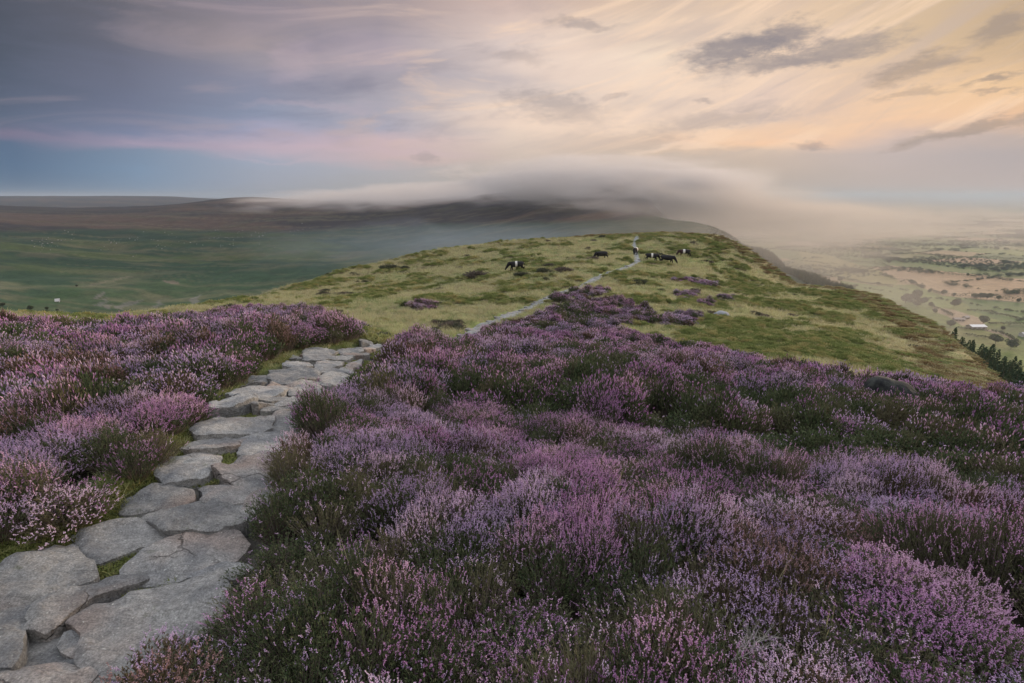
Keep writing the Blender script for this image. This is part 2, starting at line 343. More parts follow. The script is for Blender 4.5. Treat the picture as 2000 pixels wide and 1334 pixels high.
HR = [(700, 700), (765, 676), (830, 672), (925, 664), (985, 646), (1040, 624), (1090, 606), (1140, 596), (1180, 600), (1200, 612), (1205, 622), (1225, 632), (1205, 650), (1240, 664), (1300, 672), (1345, 680), (1400, 692), (1450, 708), (1520, 722), (1600, 740), (1700, 756), (1800, 764),
      (1870, 772), (1935, 778), (2100, 786), (2600, 800), (4000, 1500), (4000, 9000), (-4000, 9000), (-900, 1700)]
HL = [(-3000, 640), (-300, 632), (0, 634), (60, 641), (140, 641), (230, 645), (300, 636), (380, 624), (440, 614), (520, 606), (600, 610), (650, 622), (690, 640), (710, 660), (700, 700), (400, 1000), (-900, 1700), (-3000, 3000)]
PATCH = [([(1195, 618), (1215, 607), (1250, 606), (1278, 616), (1265, 630), (1225, 632)], 1), ([(1265, 632), (1290, 622), (1330, 618), (1372, 622), (1360, 632), (1300, 636)], 1),
         ([(1070, 590), (1110, 575), (1150, 572), (1140, 584), (1090, 596)], 1), ([(1130, 580), (1150, 568), (1180, 566), (1188, 574), (1165, 582)], 1), ([(1100, 605), (1180, 590), (1230, 592), (1220, 602), (1150, 612)], 1),
         ([(1345, 556), (1370, 547), (1400, 552), (1430, 560), (1390, 563)], 1), ([(1322, 580), (1345, 573), (1362, 580), (1340, 585)], 1), ([(1400, 586), (1415, 580), (1430, 586), (1412, 591)], 1),
         ([(780, 600), (830, 595), (870, 600), (820, 606)], 1), ([(1360, 592), (1380, 590), (1390, 597), (1365, 600)], 1), ([(1310, 548), (1350, 540), (1385, 545), (1340, 552)], 1)]
def heath(X, Y):
    Z = height(X, Y, False); u, v = project(X, Y, Z)
    u = u+(fbm(np.asarray(X)*1.3, np.asarray(Y)*1.3, 3, 31)-.5)*40; v = v+(fbm(np.asarray(X)*1.3+50, np.asarray(Y)*1.3, 3, 32)-.5)*14
    m_ = in_poly(u, v, HR) | in_poly(u, v, HL) | ((Y < 1.2) & (np.hypot(X, Y) < 30))
    m2 = np.zeros(m_.shape, bool)
    for pl, _ in PATCH: m2 |= in_poly(u, v, pl)
    return (m_ | (m2 & (Y > 5))), u, v

# ---------------------------------------------------------------- mesh helpers
def mesh_np(name, V, F, mi=None, smooth=False, mats=(), colors=None):
    V = np.ascontiguousarray(V, np.float32); F = np.ascontiguousarray(F, np.int32); k = F.shape[1]
    me = bpy.data.meshes.new(name); me.vertices.add(len(V)); me.vertices.foreach_set('co', V.ravel())
    me.loops.add(F.size); me.loops.foreach_set('vertex_index', F.ravel())
    me.polygons.add(len(F)); me.polygons.foreach_set('loop_start', np.arange(0, F.size, k, dtype=np.int32))
    try: me.polygons.foreach_set('loop_total', np.full(len(F), k, np.int32))
    except Exception: pass
    for m_ in mats: me.materials.append(m_)
    if mi is not None: me.polygons.foreach_set('material_index', np.ascontiguousarray(mi, np.int32))
    me.polygons.foreach_set('use_smooth', np.full(len(F), smooth, bool))
    if colors is not None:
        at = me.color_attributes.new('Col', 'FLOAT_COLOR', 'POINT')
        cc = np.ones((len(V), 4), np.float32); cc[:, :3] = colors; at.data.foreach_set('color', cc.ravel())
    me.update(calc_edges=True); return me
def obj(name, me, parent=None, **props):
    o = bpy.data.objects.new(name, me); COL.objects.link(o)
    if parent: o.parent = parent
    for k, v in props.items(): o[k] = v
    return o
def thing(o, label, cat, group=None):
    o['label'] = label; o['category'] = cat
    if group: o['group'] = group
    return o
def bipyr(P, Dv, L, Rr):
    """thin three-sided spindles from P along Dv"""
    n = len(P); Dv = Dv/np.linalg.norm(Dv, axis=1, keepdims=True)
    ref = np.where(np.abs(Dv[:, 2:3]) > .9, np.array([[1., 0, 0]]), np.array([[0, 0, 1.]]))
    a = np.cross(Dv, ref); a /= np.linalg.norm(a, axis=1, keepdims=True); b = np.cross(Dv, a)
    L = np.broadcast_to(np.reshape(L, (-1, 1)), (n, 1)); Rr = np.broadcast_to(np.reshape(Rr, (-1, 1)), (n, 1))
    ph = rng.uniform(0, 6.28, (n, 1)); V = np.empty((n, 5, 3)); V[:, 0] = P; V[:, 4] = P+Dv*L
    for k in range(3):
        t = ph+k*2.094
        V[:, 1+k] = P+Dv*L*.45+(a*np.cos(t)+b*np.sin(t))*Rr
    F = np.array([[0, 2, 1], [0, 3, 2], [0, 1, 3], [4, 1, 2], [4, 2, 3], [4, 3, 1]])
    return V.reshape(-1, 3), (F[None]+np.arange(n)[:, None, None]*5).reshape(-1, 3)
class Acc:
    def __init__(s): s.V = []; s.F = []; s.M = []; s.n = 0
    def add(s, V, F, m_):
        s.V.append(V); s.F.append(F+s.n); s.M.append(np.full(len(F), m_)); s.n += len(V)
    def mesh(s, name, mats, smooth=False):
        return mesh_np(name, np.concatenate(s.V), np.concatenate(s.F), np.concatenate(s.M), smooth, mats)

# ---------------------------------------------------------------- materials
def mat(name):
    m_ = bpy.data.materials.new(name); m_.use_nodes = True; h = NT(m_.node_tree); h.n.clear()
    o = h.node('ShaderNodeOutputMaterial'); b = h.node('ShaderNodeBsdfPrincipled'); h.l.new(b.outputs[0], o.inputs[0])
    b.inputs['Roughness'].default_value = .85; b.inputs['Specular IOR Level'].default_value = .25
    return m_, h, b, o
def leafmat(name, c1, c2, c3=None, rough=.8, trans=.25):
    m_, h, b, o = mat(name)
    ge = h.node('ShaderNodeNewGeometry'); oi = h.node('ShaderNodeObjectInfo')
    col = h.mix(ge.outputs['Random Per Island'], c1, c2)
    if c3: col = h.mix(h.mr(oi.outputs['Random'], .35, 1.0), col, c3)
    v_ = h.m('ADD', h.m('MULTIPLY', oi.outputs['Random'], .45), .78)
    col = h.mix(1.0, col, h.vm('SCALE', (1, 1, 1), scale=v_), 'MULTIPLY')
    h.put(b.inputs['Base Color'], col); b.inputs['Roughness'].default_value = rough
    tr = h.node('ShaderNodeBsdfTranslucent'); h.put(tr.inputs[0], col); mx = h.node('ShaderNodeMixShader'); mx.inputs[0].default_value = trans
    h.l.new(b.outputs[0], mx.inputs[1]); h.l.new(tr.outputs[0], mx.inputs[2]); h.l.new(mx.outputs[0], o.inputs[0])
    return m_
M_PINK = leafmat('heather_pink', (.70, .42, .66), (.44, .20, .42), (.62, .42, .54), trans=.3)
M_LILAC = leafmat('heather_lilac', (.68, .52, .72), (.44, .30, .50), (.64, .50, .60), trans=.3)
M_FADE = leafmat('heather_faded', (.36, .22, .22), (.26, .15, .15), (.34, .24, .20))
M_SPRIG = leafmat('heather_sprig', (.05, .085, .035), (.15, .18, .08), (.13, .12, .065))
M_SPRIG2 = leafmat('heather_sprig_brown', (.13, .10, .06), (.08, .08, .035), (.12, .085, .05))
M_WOOD = leafmat('heather_stem', (.26, .22, .19), (.12, .09, .07), None, trans=0)
M_GRASS = leafmat('grass_green', (.23, .28, .12), (.33, .35, .17), (.40, .37, .21), trans=.45)
M_STRAW = leafmat('grass_straw', (.46, .41, .25), (.37, .35, .20), (.35, .35, .18), trans=.4)
M_BILB = leafmat('bilberry', (.26, .33, .11), (.38, .42, .16), (.42, .38, .18), trans=.45)
M_RUSH = leafmat('rush', (.09, .11, .07), (.13, .13, .08), (.15, .12, .10))
M_BRACK = leafmat('bracken', (.34, .23, .11), (.26, .19, .09), (.30, .28, .12))
M_MOSS = leafmat('moss', (.12, .16, .04), (.18, .21, .06), (.20, .19, .07))
M_CONIF = leafmat('conifer_needles', (.030, .060, .030), (.055, .085, .035), (.07, .08, .035), trans=.1)
M_TREE = leafmat('tree_leaves', (.06, .085, .03), (.09, .11, .04), (.08, .08, .04), trans=.15)
M_BARK = leafmat('bark', (.10, .08, .06), (.12, .09, .07), None, trans=0)

# terrain material : painted ground cover colour, broken up by fine noise
MT, h, b, o = mat('ground_cover')
at = h.node('ShaderNodeVertexColor'); at.layer_name = 'Col'
tc = h.node('ShaderNodeTexCoord'); P = tc.outputs['Object']
cdn = h.node('ShaderNodeNewGeometry'); 
n1 = h.noise(P, 6.0, 8, .6); n2 = h.noise(P, .35, 8, .62); n3 = h.noise(P, .05, 10, .72)
k = h.m('MAXIMUM', .2, h.m('ADD', -.80, h.m('MULTIPLY', h.m('ADD', h.m('ADD', h.m('MULTIPLY', n1, .6), n2), h.m('MULTIPLY', n3, 1.4)), 1.2)))
colr = h.mix(1.0, at.outputs[0], h.vm('SCALE', (1, 1, 1), scale=k), 'MULTIPLY')
h.put(b.inputs['Base Color'], colr); b.inputs['Specular IOR Level'].default_value = .1
bp = h.node('ShaderNodeBump'); bp.inputs['Strength'].default_value = .6; bp.inputs['Distance'].default_value = .05
h.put(bp.inputs['Height'], n1); h.l.new(bp.outputs[0], b.inputs['Normal'])

# stone
def stonemat(name, c1, c2, c3, seed):
    m_, h, b, o = mat(name)
    tc = h.node('ShaderNodeTexCoord'); oi = h.node('ShaderNodeObjectInfo')
    P = h.vm('ADD', tc.outputs['Object'], h.vm('SCALE', (17.0, 5.0, 9.0), scale=oi.outputs['Random']))
    a = h.noise(P, 2.6, 6, .6, .6); f = h.noise(P, 28, 8, .7); big = h.noise(P, 1.2, 3, .5); lay = h.noise(h.vm('MULTIPLY', P, (3, 14, 9)), 1.4, 6, .6, 1.0)
    col = h.mix(h.mr(a, .35, .65), c1, c2); col = h.mix(h.m('MULTIPLY', h.mr(big, .5, .68), .7), col, c3)
    col = h.mix(h.mr(f, .35, .7, 0, .45), col, (.06, .06, .055)); col = h.mix(h.mr(h.noise(P, 55, 2, .5), .68, .75, 0, .6), col, (.55, .56, .5))
    col = h.mix(h.mr(h.noise(P, 7, 6, .75), .60, .72, 0, .5), col, (.14, .16, .08))
    col = h.mix(1.0, col, h.vm('SCALE', (1, 1, 1), scale=h.m('ADD', .8, h.m('MULTIPLY', oi.outputs['Random'], .4))), 'MULTIPLY')
    vo = h.node('ShaderNodeTexVoronoi'); vo.feature = 'DISTANCE_TO_EDGE'; vo.inputs['Scale'].default_value = 1.7
    wv_ = h.node('ShaderNodeTexNoise'); h.put(wv_.inputs['Vector'], P); wv_.inputs['Scale'].default_value = 5; wv_.inputs['Detail'].default_value = 5
    h.put(vo.inputs['Vector'], h.vm('ADD', P, h.vm('SCALE', wv_.outputs['Color'], scale=.22)))
    crk = h.m('MULTIPLY', h.mr(vo.outputs['Distance'], .010, .0), h.mr(big, .50, .60)); col = h.mix(h.m('MULTIPLY', crk, .45), col, (.035, .035, .03))
    grit = h.noise(P, 110, 3, .6); col = h.mix(1.0, col, h.vm('SCALE', (1, 1, 1), scale=h.mr(grit, .3, .7, .72, 1.28)), 'MULTIPLY')
    h.put(b.inputs['Base Color'], col); b.inputs['Roughness'].default_value = .85; b.inputs['Specular IOR Level'].default_value = .2
    bp = h.node('ShaderNodeBump'); bp.inputs['Strength'].default_value = 1.0; bp.inputs['Distance'].default_value = .035
    h.put(bp.inputs['Height'], h.m('SUBTRACT', h.m('ADD', h.m('MULTIPLY', f, .8), lay), crk)); h.l.new(bp.outputs[0], b.inputs['Normal'])
    return m_
M_STONE = stonemat('flagstone', (.36, .355, .33), (.20, .205, .205), (.38, .28, .22), 1)
M_ROCK = stonemat('dark_rock', (.05, .05, .05), (.035, .04, .04), (.06, .055, .05), 2)
M_DARK, h, b, o = mat('dark_boulder'); tcd = h.node('ShaderNodeTexCoord')
h.put(b.inputs['Base Color'], h.mix(h.mr(h.noise(tcd.outputs['Object'], 9, 6, .65), .35, .7), (.012, .013, .014), (.045, .05, .042)))
bp = h.node('ShaderNodeBump'); bp.inputs['Strength'].default_value = .8; bp.inputs['Distance'].default_value = .03; h.put(bp.inputs['Height'], h.noise(tcd.outputs['Object'], 14, 8, .7)); h.l.new(bp.outputs[0], b.inputs['Normal'])
M_PALE = stonemat('pale_rock', (.42, .44, .46), (.32, .34, .36), (.40, .38, .35), 3)

# ---------------------------------------------------------------- terrain mesh
azs = np.concatenate([np.arange(-180, -62, 3.0), np.arange(-62, 62, .14), np.arange(62, 180.01, 3.0)])
rs = np.concatenate([np.geomspace(.25, 1.4, 18)[:-1], np.geomspace(1.4, 14, 240)[:-1], np.geomspace(14, 160, 260)[:-1], np.geomspace(160, 3000, 360)[:-1], np.geomspace(3000, 30000, 70)])
AA, RR = np.meshgrid(R(1)*azs, rs); TX = RR*np.sin(AA); TY = RR*np.cos(AA)
TZ = height(TX, TY)
pw = np.full(TX.shape, 99.0); nm = RR < 20; pw[nm] = path_w(TX[nm], TY[nm])
fd = np.full(TX.shape, 99.0); nm2 = (RR < 130) & (TY > 10); fd[nm2] = fpath_d(TX[nm2], TY[nm2])
TZ = TZ+np.where(nm, (fbm(TX*6, TY*6, 4, 44)-.5)*.05*sst(pw, -2, .3)-.075*sst(pw, .1, -.05)+.05*sst(pw, .1, .5), 0)
TZ -= .12*(1-sst(fd, .35, .8))
hm = np.zeros(TX.shape, bool); nm3 = (RR < 110); HMu = np.zeros(TX.shape); HMv = np.zeros(TX.shape)
hh, uu, vv = heath(TX[nm3], TY[nm3]); hm[nm3] = hh
U, V = project(TX, TY, TZ)
def L3(c): return np.array(c)[None, :]
N = TX.size; C = np.zeros((N, 3)); X = TX.ravel(); Y = TY.ravel(); Zf = TZ.ravel(); r_ = RR.ravel(); u_ = U.ravel(); v_ = V.ravel(); az_ = AA.ravel()
def mixc(C, w, c): w = np.clip(w, 0, 1)[:, None]; return C*(1-w)+np.array(c)[None]*w
# mound grass
n_a = fbm(X/6, Y/6, 4, 51); n_b = fbm(X/1.6, Y/1.6, 4, 52); n_c = fbm(X/14, Y/9, 3, 53)
GR = np.ones((N, 3))*np.array([.19, .22, .08]); GR = mixc(GR, sst(n_a+.25*n_b, .52, .85)*.8, (.33, .30, .15)); GR = mixc(GR, sst(n_b, .55, .75)*.6, (.12, .16, .055)); GR = mixc(GR, sst(n_c, .6, .75)*.5, (.20, .16, .11))
dE = np.full(N, 0.0); nr = (r_ < 400); de, _, _ = seg_dist(X[nr], Y[nr], EDGE); insE = in_poly(X[nr], Y[nr], EDGE); dE[nr] = np.where(insE, -de, de); dE[~nr] = r_[~nr]
GR = mixc(GR, sst(dE, -14, -1)*(r_ > 15)*(.35+.5*sst(n_b, .4, .6)), (.30, .235, .11))
GR = mixc(GR, sst(dE, -3, 2)*sst(X, 20, 35)*(r_ < 200)*.6, (.24, .15, .07))
slopeG = np.ones((N, 3))*np.array([.05, .085, .03]); slopeG = mixc(slopeG, n_b, (.09, .08, .03))
C = np.where((dE < 3)[:, None], GR, GR*(1-sst(dE, 3, 14))[:, None]+slopeG*sst(dE, 3, 14)[:, None])
# moorland hillside (left + fog hill)
s1 = fbm(X/500+Y/900, Y/160, 5, 61); s2 = fbm(X/60, Y/30, 4, 62); s3 = fbm(X/220, Y/70, 4, 63)
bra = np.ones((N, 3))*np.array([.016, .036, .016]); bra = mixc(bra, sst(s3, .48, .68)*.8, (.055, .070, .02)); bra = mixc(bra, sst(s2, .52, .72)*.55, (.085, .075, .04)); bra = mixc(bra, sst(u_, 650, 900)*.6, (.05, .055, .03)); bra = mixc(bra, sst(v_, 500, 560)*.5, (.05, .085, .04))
moo = np.ones((N, 3))*np.array([.026, .019, .019]); moo = mixc(moo, sst(s1, .50, .64)*.8, (.075, .045, .030)); moo = mixc(moo, sst(s2, .55, .72)*.5, (.05, .045, .025))
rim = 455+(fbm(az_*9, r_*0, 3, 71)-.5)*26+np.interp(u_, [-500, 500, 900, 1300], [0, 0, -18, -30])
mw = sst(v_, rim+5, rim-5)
MO = bra*(1-mw)[:, None]+moo*mw[:, None]; MO = mixc(MO, sst(v_, rim, rim+4)*sst(v_, rim+34, rim+8)*.6*(.4+.6*s2), (.010, .022, .014)); MO = mixc(MO, sst(u_, 1300, 1400)*.8, (.025, .04, .022))  # band below the rim: shade painted into the colour, along with darker bracken and crag
MO = mixc(MO, sst(v_, 535, 560)*sst(v_, 640, 620)*sst(s2, .45, .7)*.6, (.15, .135, .07))
MO = mixc(MO, sst(fbm(X/300, Y/12, 3, 77), .62, .7)*sst(v_, 400, 420)*(.35), (.13, .11, .06))
for pl, cc in [([(185, 580), (205, 568), (198, 582), (190, 586)], (.26, .22, .19)), ([(182, 596), (215, 582), (200, 600)], (.22, .2, .17)), ([(200, 600), (225, 590), (212, 604)], (.24, .2, .17)), ([(225, 602), (240, 592), (285, 585), (240, 606)], (.22, .19, .16)),
               ([(300, 598), (320, 586), (310, 604)], (.2, .18, .15)), ([(372, 590), (395, 574), (388, 594), (376, 596)], (.22, .2, .17)), ([(312, 547), (345, 548), (350, 555), (335, 555)], (.28, .2, .15)), ([(175, 556), (262, 541), (262, 544), (180, 560)], (.2, .17, .11)),
               ([(60, 585), (105, 565), (160, 562), (155, 572), (115, 592), (60, 592)], (.055, .10, .03)), ([(0, 600), (60, 592), (110, 596), (120, 612), (0, 615)], (.05, .09, .03))]:
    q_ = in_poly(u_+(s2-.5)*34, v_+(s2-.5)*9, pl) & (r_ > 400); MO[q_] = MO[q_]*.45+np.array(cc)*.42*(.5+s2[q_][:, None])
# farmland on the plain
wx = X+(fbm(X/900, Y/900, 2, 81)-.5)*300; wy = Y+(fbm(X/900, Y/900, 2, 82)-.5)*300
ca, sa = math.cos(R(24)), math.sin(R(24)); fa = (wx*ca+wy*sa)/260; fb = (-wx*sa+wy*ca)/170
fb = fb+.5*_h(np.floor(fa).astype(np.int64), 0*fa.astype(np.int64), 5)
fi = np.floor(fa).astype(np.int64); fj = np.floor(fb).astype(np.int64); hv = _h(fi, fj, 91); hb = np.minimum(np.minimum(fa-fi, 1-(fa-fi))*260, np.minimum(fb-fj, 1-(fb-fj))*170)
pal = np.array([(.12, .19, .05), (.17, .23, .06), (.10, .15, .05), (.34, .27, .15), (.20, .22, .08), (.13, .19, .05), (.38, .28, .18), (.15, .20, .06), (.09, .13, .045)])
FL = pal[(hv*8.99).astype(int)]
far_side = [([(1757, 546), (1700, 522), (1740, 519), (1990, 545), (2400, 560), (2400, 596), (2000, 590), (1930, 585), (1842, 577), (1800, 562)], (.42, .31, .19)),
     ([(1560, 490), (1620, 500), (1720, 530), (1757, 550), (1745, 560), (1640, 545), (1570, 515)], (.26, .26, .085)), ([(1640, 548), (1745, 562), (1800, 566), (1830, 580), (1880, 583), (1860, 600), (1780, 600), (1660, 575)], (.19, .27, .075)),
     ([(1880, 584), (2000, 592), (2400, 600), (2400, 680), (1960, 630), (1900, 608)], (.11, .19, .055)), ([(1820, 600), (1860, 604), (1910, 620), (1925, 635), (1880, 636), (1850, 618), (1825, 608)], (.40, .32, .22)),
     ([(1840, 640), (1880, 641), (1960, 650), (2000, 665), (1960, 680), (1850, 662)], (.22, .25, .08)), ([(1925, 642), (1960, 650), (1985, 668), (1990, 680), (1980, 668), (1955, 653), (1920, 646)], (.36, .30, .22))]
jit = (fbm(X/40, Y/40, 3, 83)-.5)*5
for pl, cc in far_side: FL[in_poly(u_+jit, v_+jit*.3, pl)] = np.array(cc)
FL = FL*np.array([[.62, .56, .50]])*(.85+.3*fbm(X/50, Y/50, 3, 84))[:, None]
pm = sst(Zf, -196, -208)*sst(r_, 380, 500)*(az_ > R(8))
MO = MO*(1-pm)[:, None]+FL*pm[:, None]
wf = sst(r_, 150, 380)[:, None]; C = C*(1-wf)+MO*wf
# heather soil, path bed
hmr = hm.ravel(); C[hmr] = np.array([.035, .03, .022])[None]*(.6+.8*n_b[hmr])[:, None]
pwr = pw.ravel(); C = mixc(C, sst(pwr, .12, 0), (.085, .08, .07)); 
edge_g = sst(pwr, .45, .2)*sst(pwr, -.12, .1)*(~right_side(X, Y))*(r_ < 20); C = mixc(C, edge_g*.9, (.085, .11, .03))
fdr = fd.ravel(); C = mixc(C, sst(fdr, 1.0, .6)*.5, (.10, .13, .045))
nA, nR = len(azs), len(rs)
idx = np.arange(nA*nR).reshape(nR, nA)
F = np.stack([idx[:-1, :-1], idx[:-1, 1:], idx[1:, 1:], idx[1:, :-1]], -1).reshape(-1, 4)[:, ::-1]
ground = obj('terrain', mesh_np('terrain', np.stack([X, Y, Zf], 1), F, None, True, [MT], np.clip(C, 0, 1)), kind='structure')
def gz(x, y):
    """height of the built ground"""
    x = np.asarray(x, float); y = np.asarray(y, float); z = height(x, y)
    r = np.hypot(x, y)
    m_ = r < 20
    if np.ndim(x) == 0:
        if m_:
            p = path_w(x, y); z = z-.075*sst(p, .1, -.05)+.05*sst(p, .1, .5)
        return float(z)
    p = np.full(x.shape, 9.0); p[m_] = path_w(x[m_], y[m_])
    return z+np.where(m_, -.075*sst(p, .1, -.05)+.05*sst(p, .1, .5), 0)

# ---------------------------------------------------------------- plant prototypes
def proto_heather(seed, nst, bloom, mf, ms, Rb=.27, H=.36, sl=(.018, .036), sr=.0052, nspr=6, clus=3, sprl=.032, sprr=.0032, floret=0):
    A = Acc(); n = nst
    th = rng.uniform(0, 6.283, n); q = np.sqrt(rng.uniform(0, 1, n)); lump = 1+.28*np.sin(th*3+seed)*q
    tip = np.stack([Rb*q*np.cos(th)*lump, Rb*q*np.sin(th)*lump, H*np.sqrt(1-.72*q*q)*rng.uniform(.78, 1.12, n)], 1)
    base = np.stack([tip[:, 0]*.3, tip[:, 1]*.3, np.zeros(n)-.02], 1)
    d = tip-base; d[:, 2] += .05; d /= np.linalg.norm(d, axis=1, keepdims=True)
    A.add(*bipyr(base, tip-base, np.linalg.norm(tip-base, axis=1)*.97, .0026+.002*(sr > .006)), 2)
    for k in range(nspr):
        f = rng.uniform(.55, .97, (n, 1)); p = base+(tip-base)*f; dd = d+rng.normal(0, .55, (n, 3)); dd[:, 2] = np.abs(dd[:, 2])+.2
        A.add(*bipyr(p, dd, rng.uniform(.6, 1.2, n)*sprl, sprr), 1)
    bl = rng.uniform(0, 1, n) < bloom
    for k in range(clus):
        m_ = bl & (rng.uniform(0, 1, n) < (1.0 if k == 0 else .75)); c_ = m_.sum()
        if c_ == 0: continue
        off = rng.normal(0, sl[1]*.45, (c_, 3)); dd = d[m_]+rng.normal(0, .35, (c_, 3)); dd[:, 2] = np.abs(dd[:, 2])
        if floret:
            ln = rng.uniform(*sl, c_)[:, None]; dd /= np.linalg.norm(dd, axis=1, keepdims=True)
            for q_ in range(floret):
                o2 = dd*ln*((q_+rng.uniform(0, 1, (c_, 1)))/floret-.3); d2 = rng.normal(0, 1, (c_, 3))+dd*.9
                A.add(*bipyr(tip[m_]+off+o2, d2, rng.uniform(.006, .010, c_), sr*.62), 0)
        else: A.add(*bipyr(tip[m_]+off-dd*.006, dd, rng.uniform(*sl, c_), sr*rng.uniform(.8, 1.3, c_)), 0)
    return A.mesh('heather_bush', [mf, ms, M_WOOD])
def proto_tuft(n, H, Rb, m_, w=.006, lean=.5, base_r=.3):
    th = rng.uniform(0, 6.283, n); q = np.sqrt(rng.uniform(0, 1, n)); bx = Rb*base_r*q*np.cos(th); by = Rb*base_r*q*np.sin(th)
    h_ = H*rng.uniform(.5, 1.1, n); ln = rng.uniform(.1, lean, n)*H; th2 = th+rng.normal(0, .7, n)
    w = w*rng.uniform(.7, 1.3, n); pa = th2+1.57
    V = np.empty((n, 5, 3))
    wx_, wy_ = np.cos(pa)*w, np.sin(pa)*w
    for k, (t, s_) in enumerate(((0, 1), (.55, .8))):
        cx = bx+np.cos(th2)*ln*t*t; cy_ = by+np.sin(th2)*ln*t*t; z = h_*t
        V[:, 2*k] = np.stack([cx-wx_*s_, cy_-wy_*s_, z], 1); V[:, 2*k+1] = np.stack([cx+wx_*s_, cy_+wy_*s_, z], 1)
    V[:, 4] = np.stack([bx+np.cos(th2)*ln*1.1, by+np.sin(th2)*ln*1.1, h_], 1)
    F = np.array([[0, 1, 3], [0, 3, 2], [2, 3, 4]])
    return mesh_np('grass_tuft', V.reshape(-1, 3), (F[None]+np.arange(n)[:, None, None]*5).reshape(-1, 3), None, False, [m_])
def proto_conifer(H=10, Rb=2.2, n=420):
    tr = Acc(); tr.add(*bipyr(np.array([[0, 0, -.5]]), np.array([[0, 0, 1.]]), H*1.0, .22), 0)
    t = rng.uniform(.06, 1, n)**.8; th = rng.uniform(0, 6.283, n); rad = Rb*(1-t)**.85*(1+.25*np.sin(t*38))+.12
    rad = rad*(.7+.6*fbm(np.cos(th)*2+H+Rb*7, np.sin(th)*2+t*6, 2, 17)); p = np.stack([np.cos(th)*rad*.15, np.sin(th)*rad*.15, H*t+.1], 1); d = np.stack([np.cos(th), np.sin(th), rng.uniform(-.35, .15, n)+.5*t*t], 1)
    cr = Acc(); cr.add(*bipyr(p, d, rad*rng.uniform(.6, 1.15, n), .22*(1.15-t)), 0)
    p2 = p+d*rad[:, None]*rng.uniform(.3, .8, (n, 1)); d2 = d+rng.normal(0, .6, (n, 3))
    cr.add(*bipyr(p2, d2, .65*(1.2-t), .13), 0)
    return tr.mesh('trunk', [M_BARK]), cr.mesh('crown', [M_CONIF])
def proto_tree(H=12, Rb=5.5, n=1500, trunk=True, lobes=9, flat=.75):
    tr = Acc(); hz0 = H*.25
    tr.add(*bipyr(np.array([[0, 0, -.6]]), np.array([[0, 0, 1.]]), H*.8, .45), 0)
    for k in range(6):
        a = k*1.05+rng.uniform(0, .5); tr.add(*bipyr(np.array([[0, 0, H*.22]]), np.array([[math.cos(a), math.sin(a), 1.1]]), H*.5, .16), 0)
    cr = Acc(); V = []
    for k in range(lobes):
        a = rng.uniform(0, 6.283); q = rng.uniform(0, .62)*Rb; c_ = np.array([math.cos(a)*q, math.sin(a)*q, H*rng.uniform(.42, .74)]); rl = Rb*rng.uniform(.38, .58)
        m_ = n//lobes; d = rng.normal(0, 1, (m_, 3)); d /= np.linalg.norm(d, axis=1, keepdims=True)
        p = c_+d*rl*rng.uniform(.72, 1.08, (m_, 1))*np.array([1, 1, flat]); V.append((p, d))
    p = np.concatenate([x[0] for x in V]); d = np.concatenate([x[1] for x in V]); p[:, 2] = np.maximum(p[:, 2], H*.12)
    cr.add(*bipyr(p, d+rng.normal(0, .8, p.shape), rng.uniform(.6, 1.2, len(p))*H*.09, H*.028), 0)
    return tr.mesh('trunk', [M_BARK]), cr.mesh('crown', [M_TREE])
def proto_boulder(seed, sub=4, sx=1, sy=1, sz=1, amp=.25, m_=None):
    bm = bmesh.new(); bmesh.ops.create_icosphere(bm, subdivisions=sub, radius=1)
    for v_ in bm.verts:
        c_ = v_.co; n_ = float(fbm(c_.x*1.3+c_.z+seed*7+20, c_.y*1.3-c_.z*.7+20, 4, seed))-.5
        n2_ = float(fbm(c_.x*4+seed+20, c_.y*4+c_.z*3+20, 3, seed+3))-.5
        v_.co = Vector((c_.x*sx, c_.y*sy, c_.z*sz))*(1+amp*n_*2+.08*n2_)
    me = bpy.data.meshes.new('boulder'); bm.to_mesh(me); bm.free(); me.materials.append(m_)
    for p in me.polygons: p.use_smooth = True
    return me

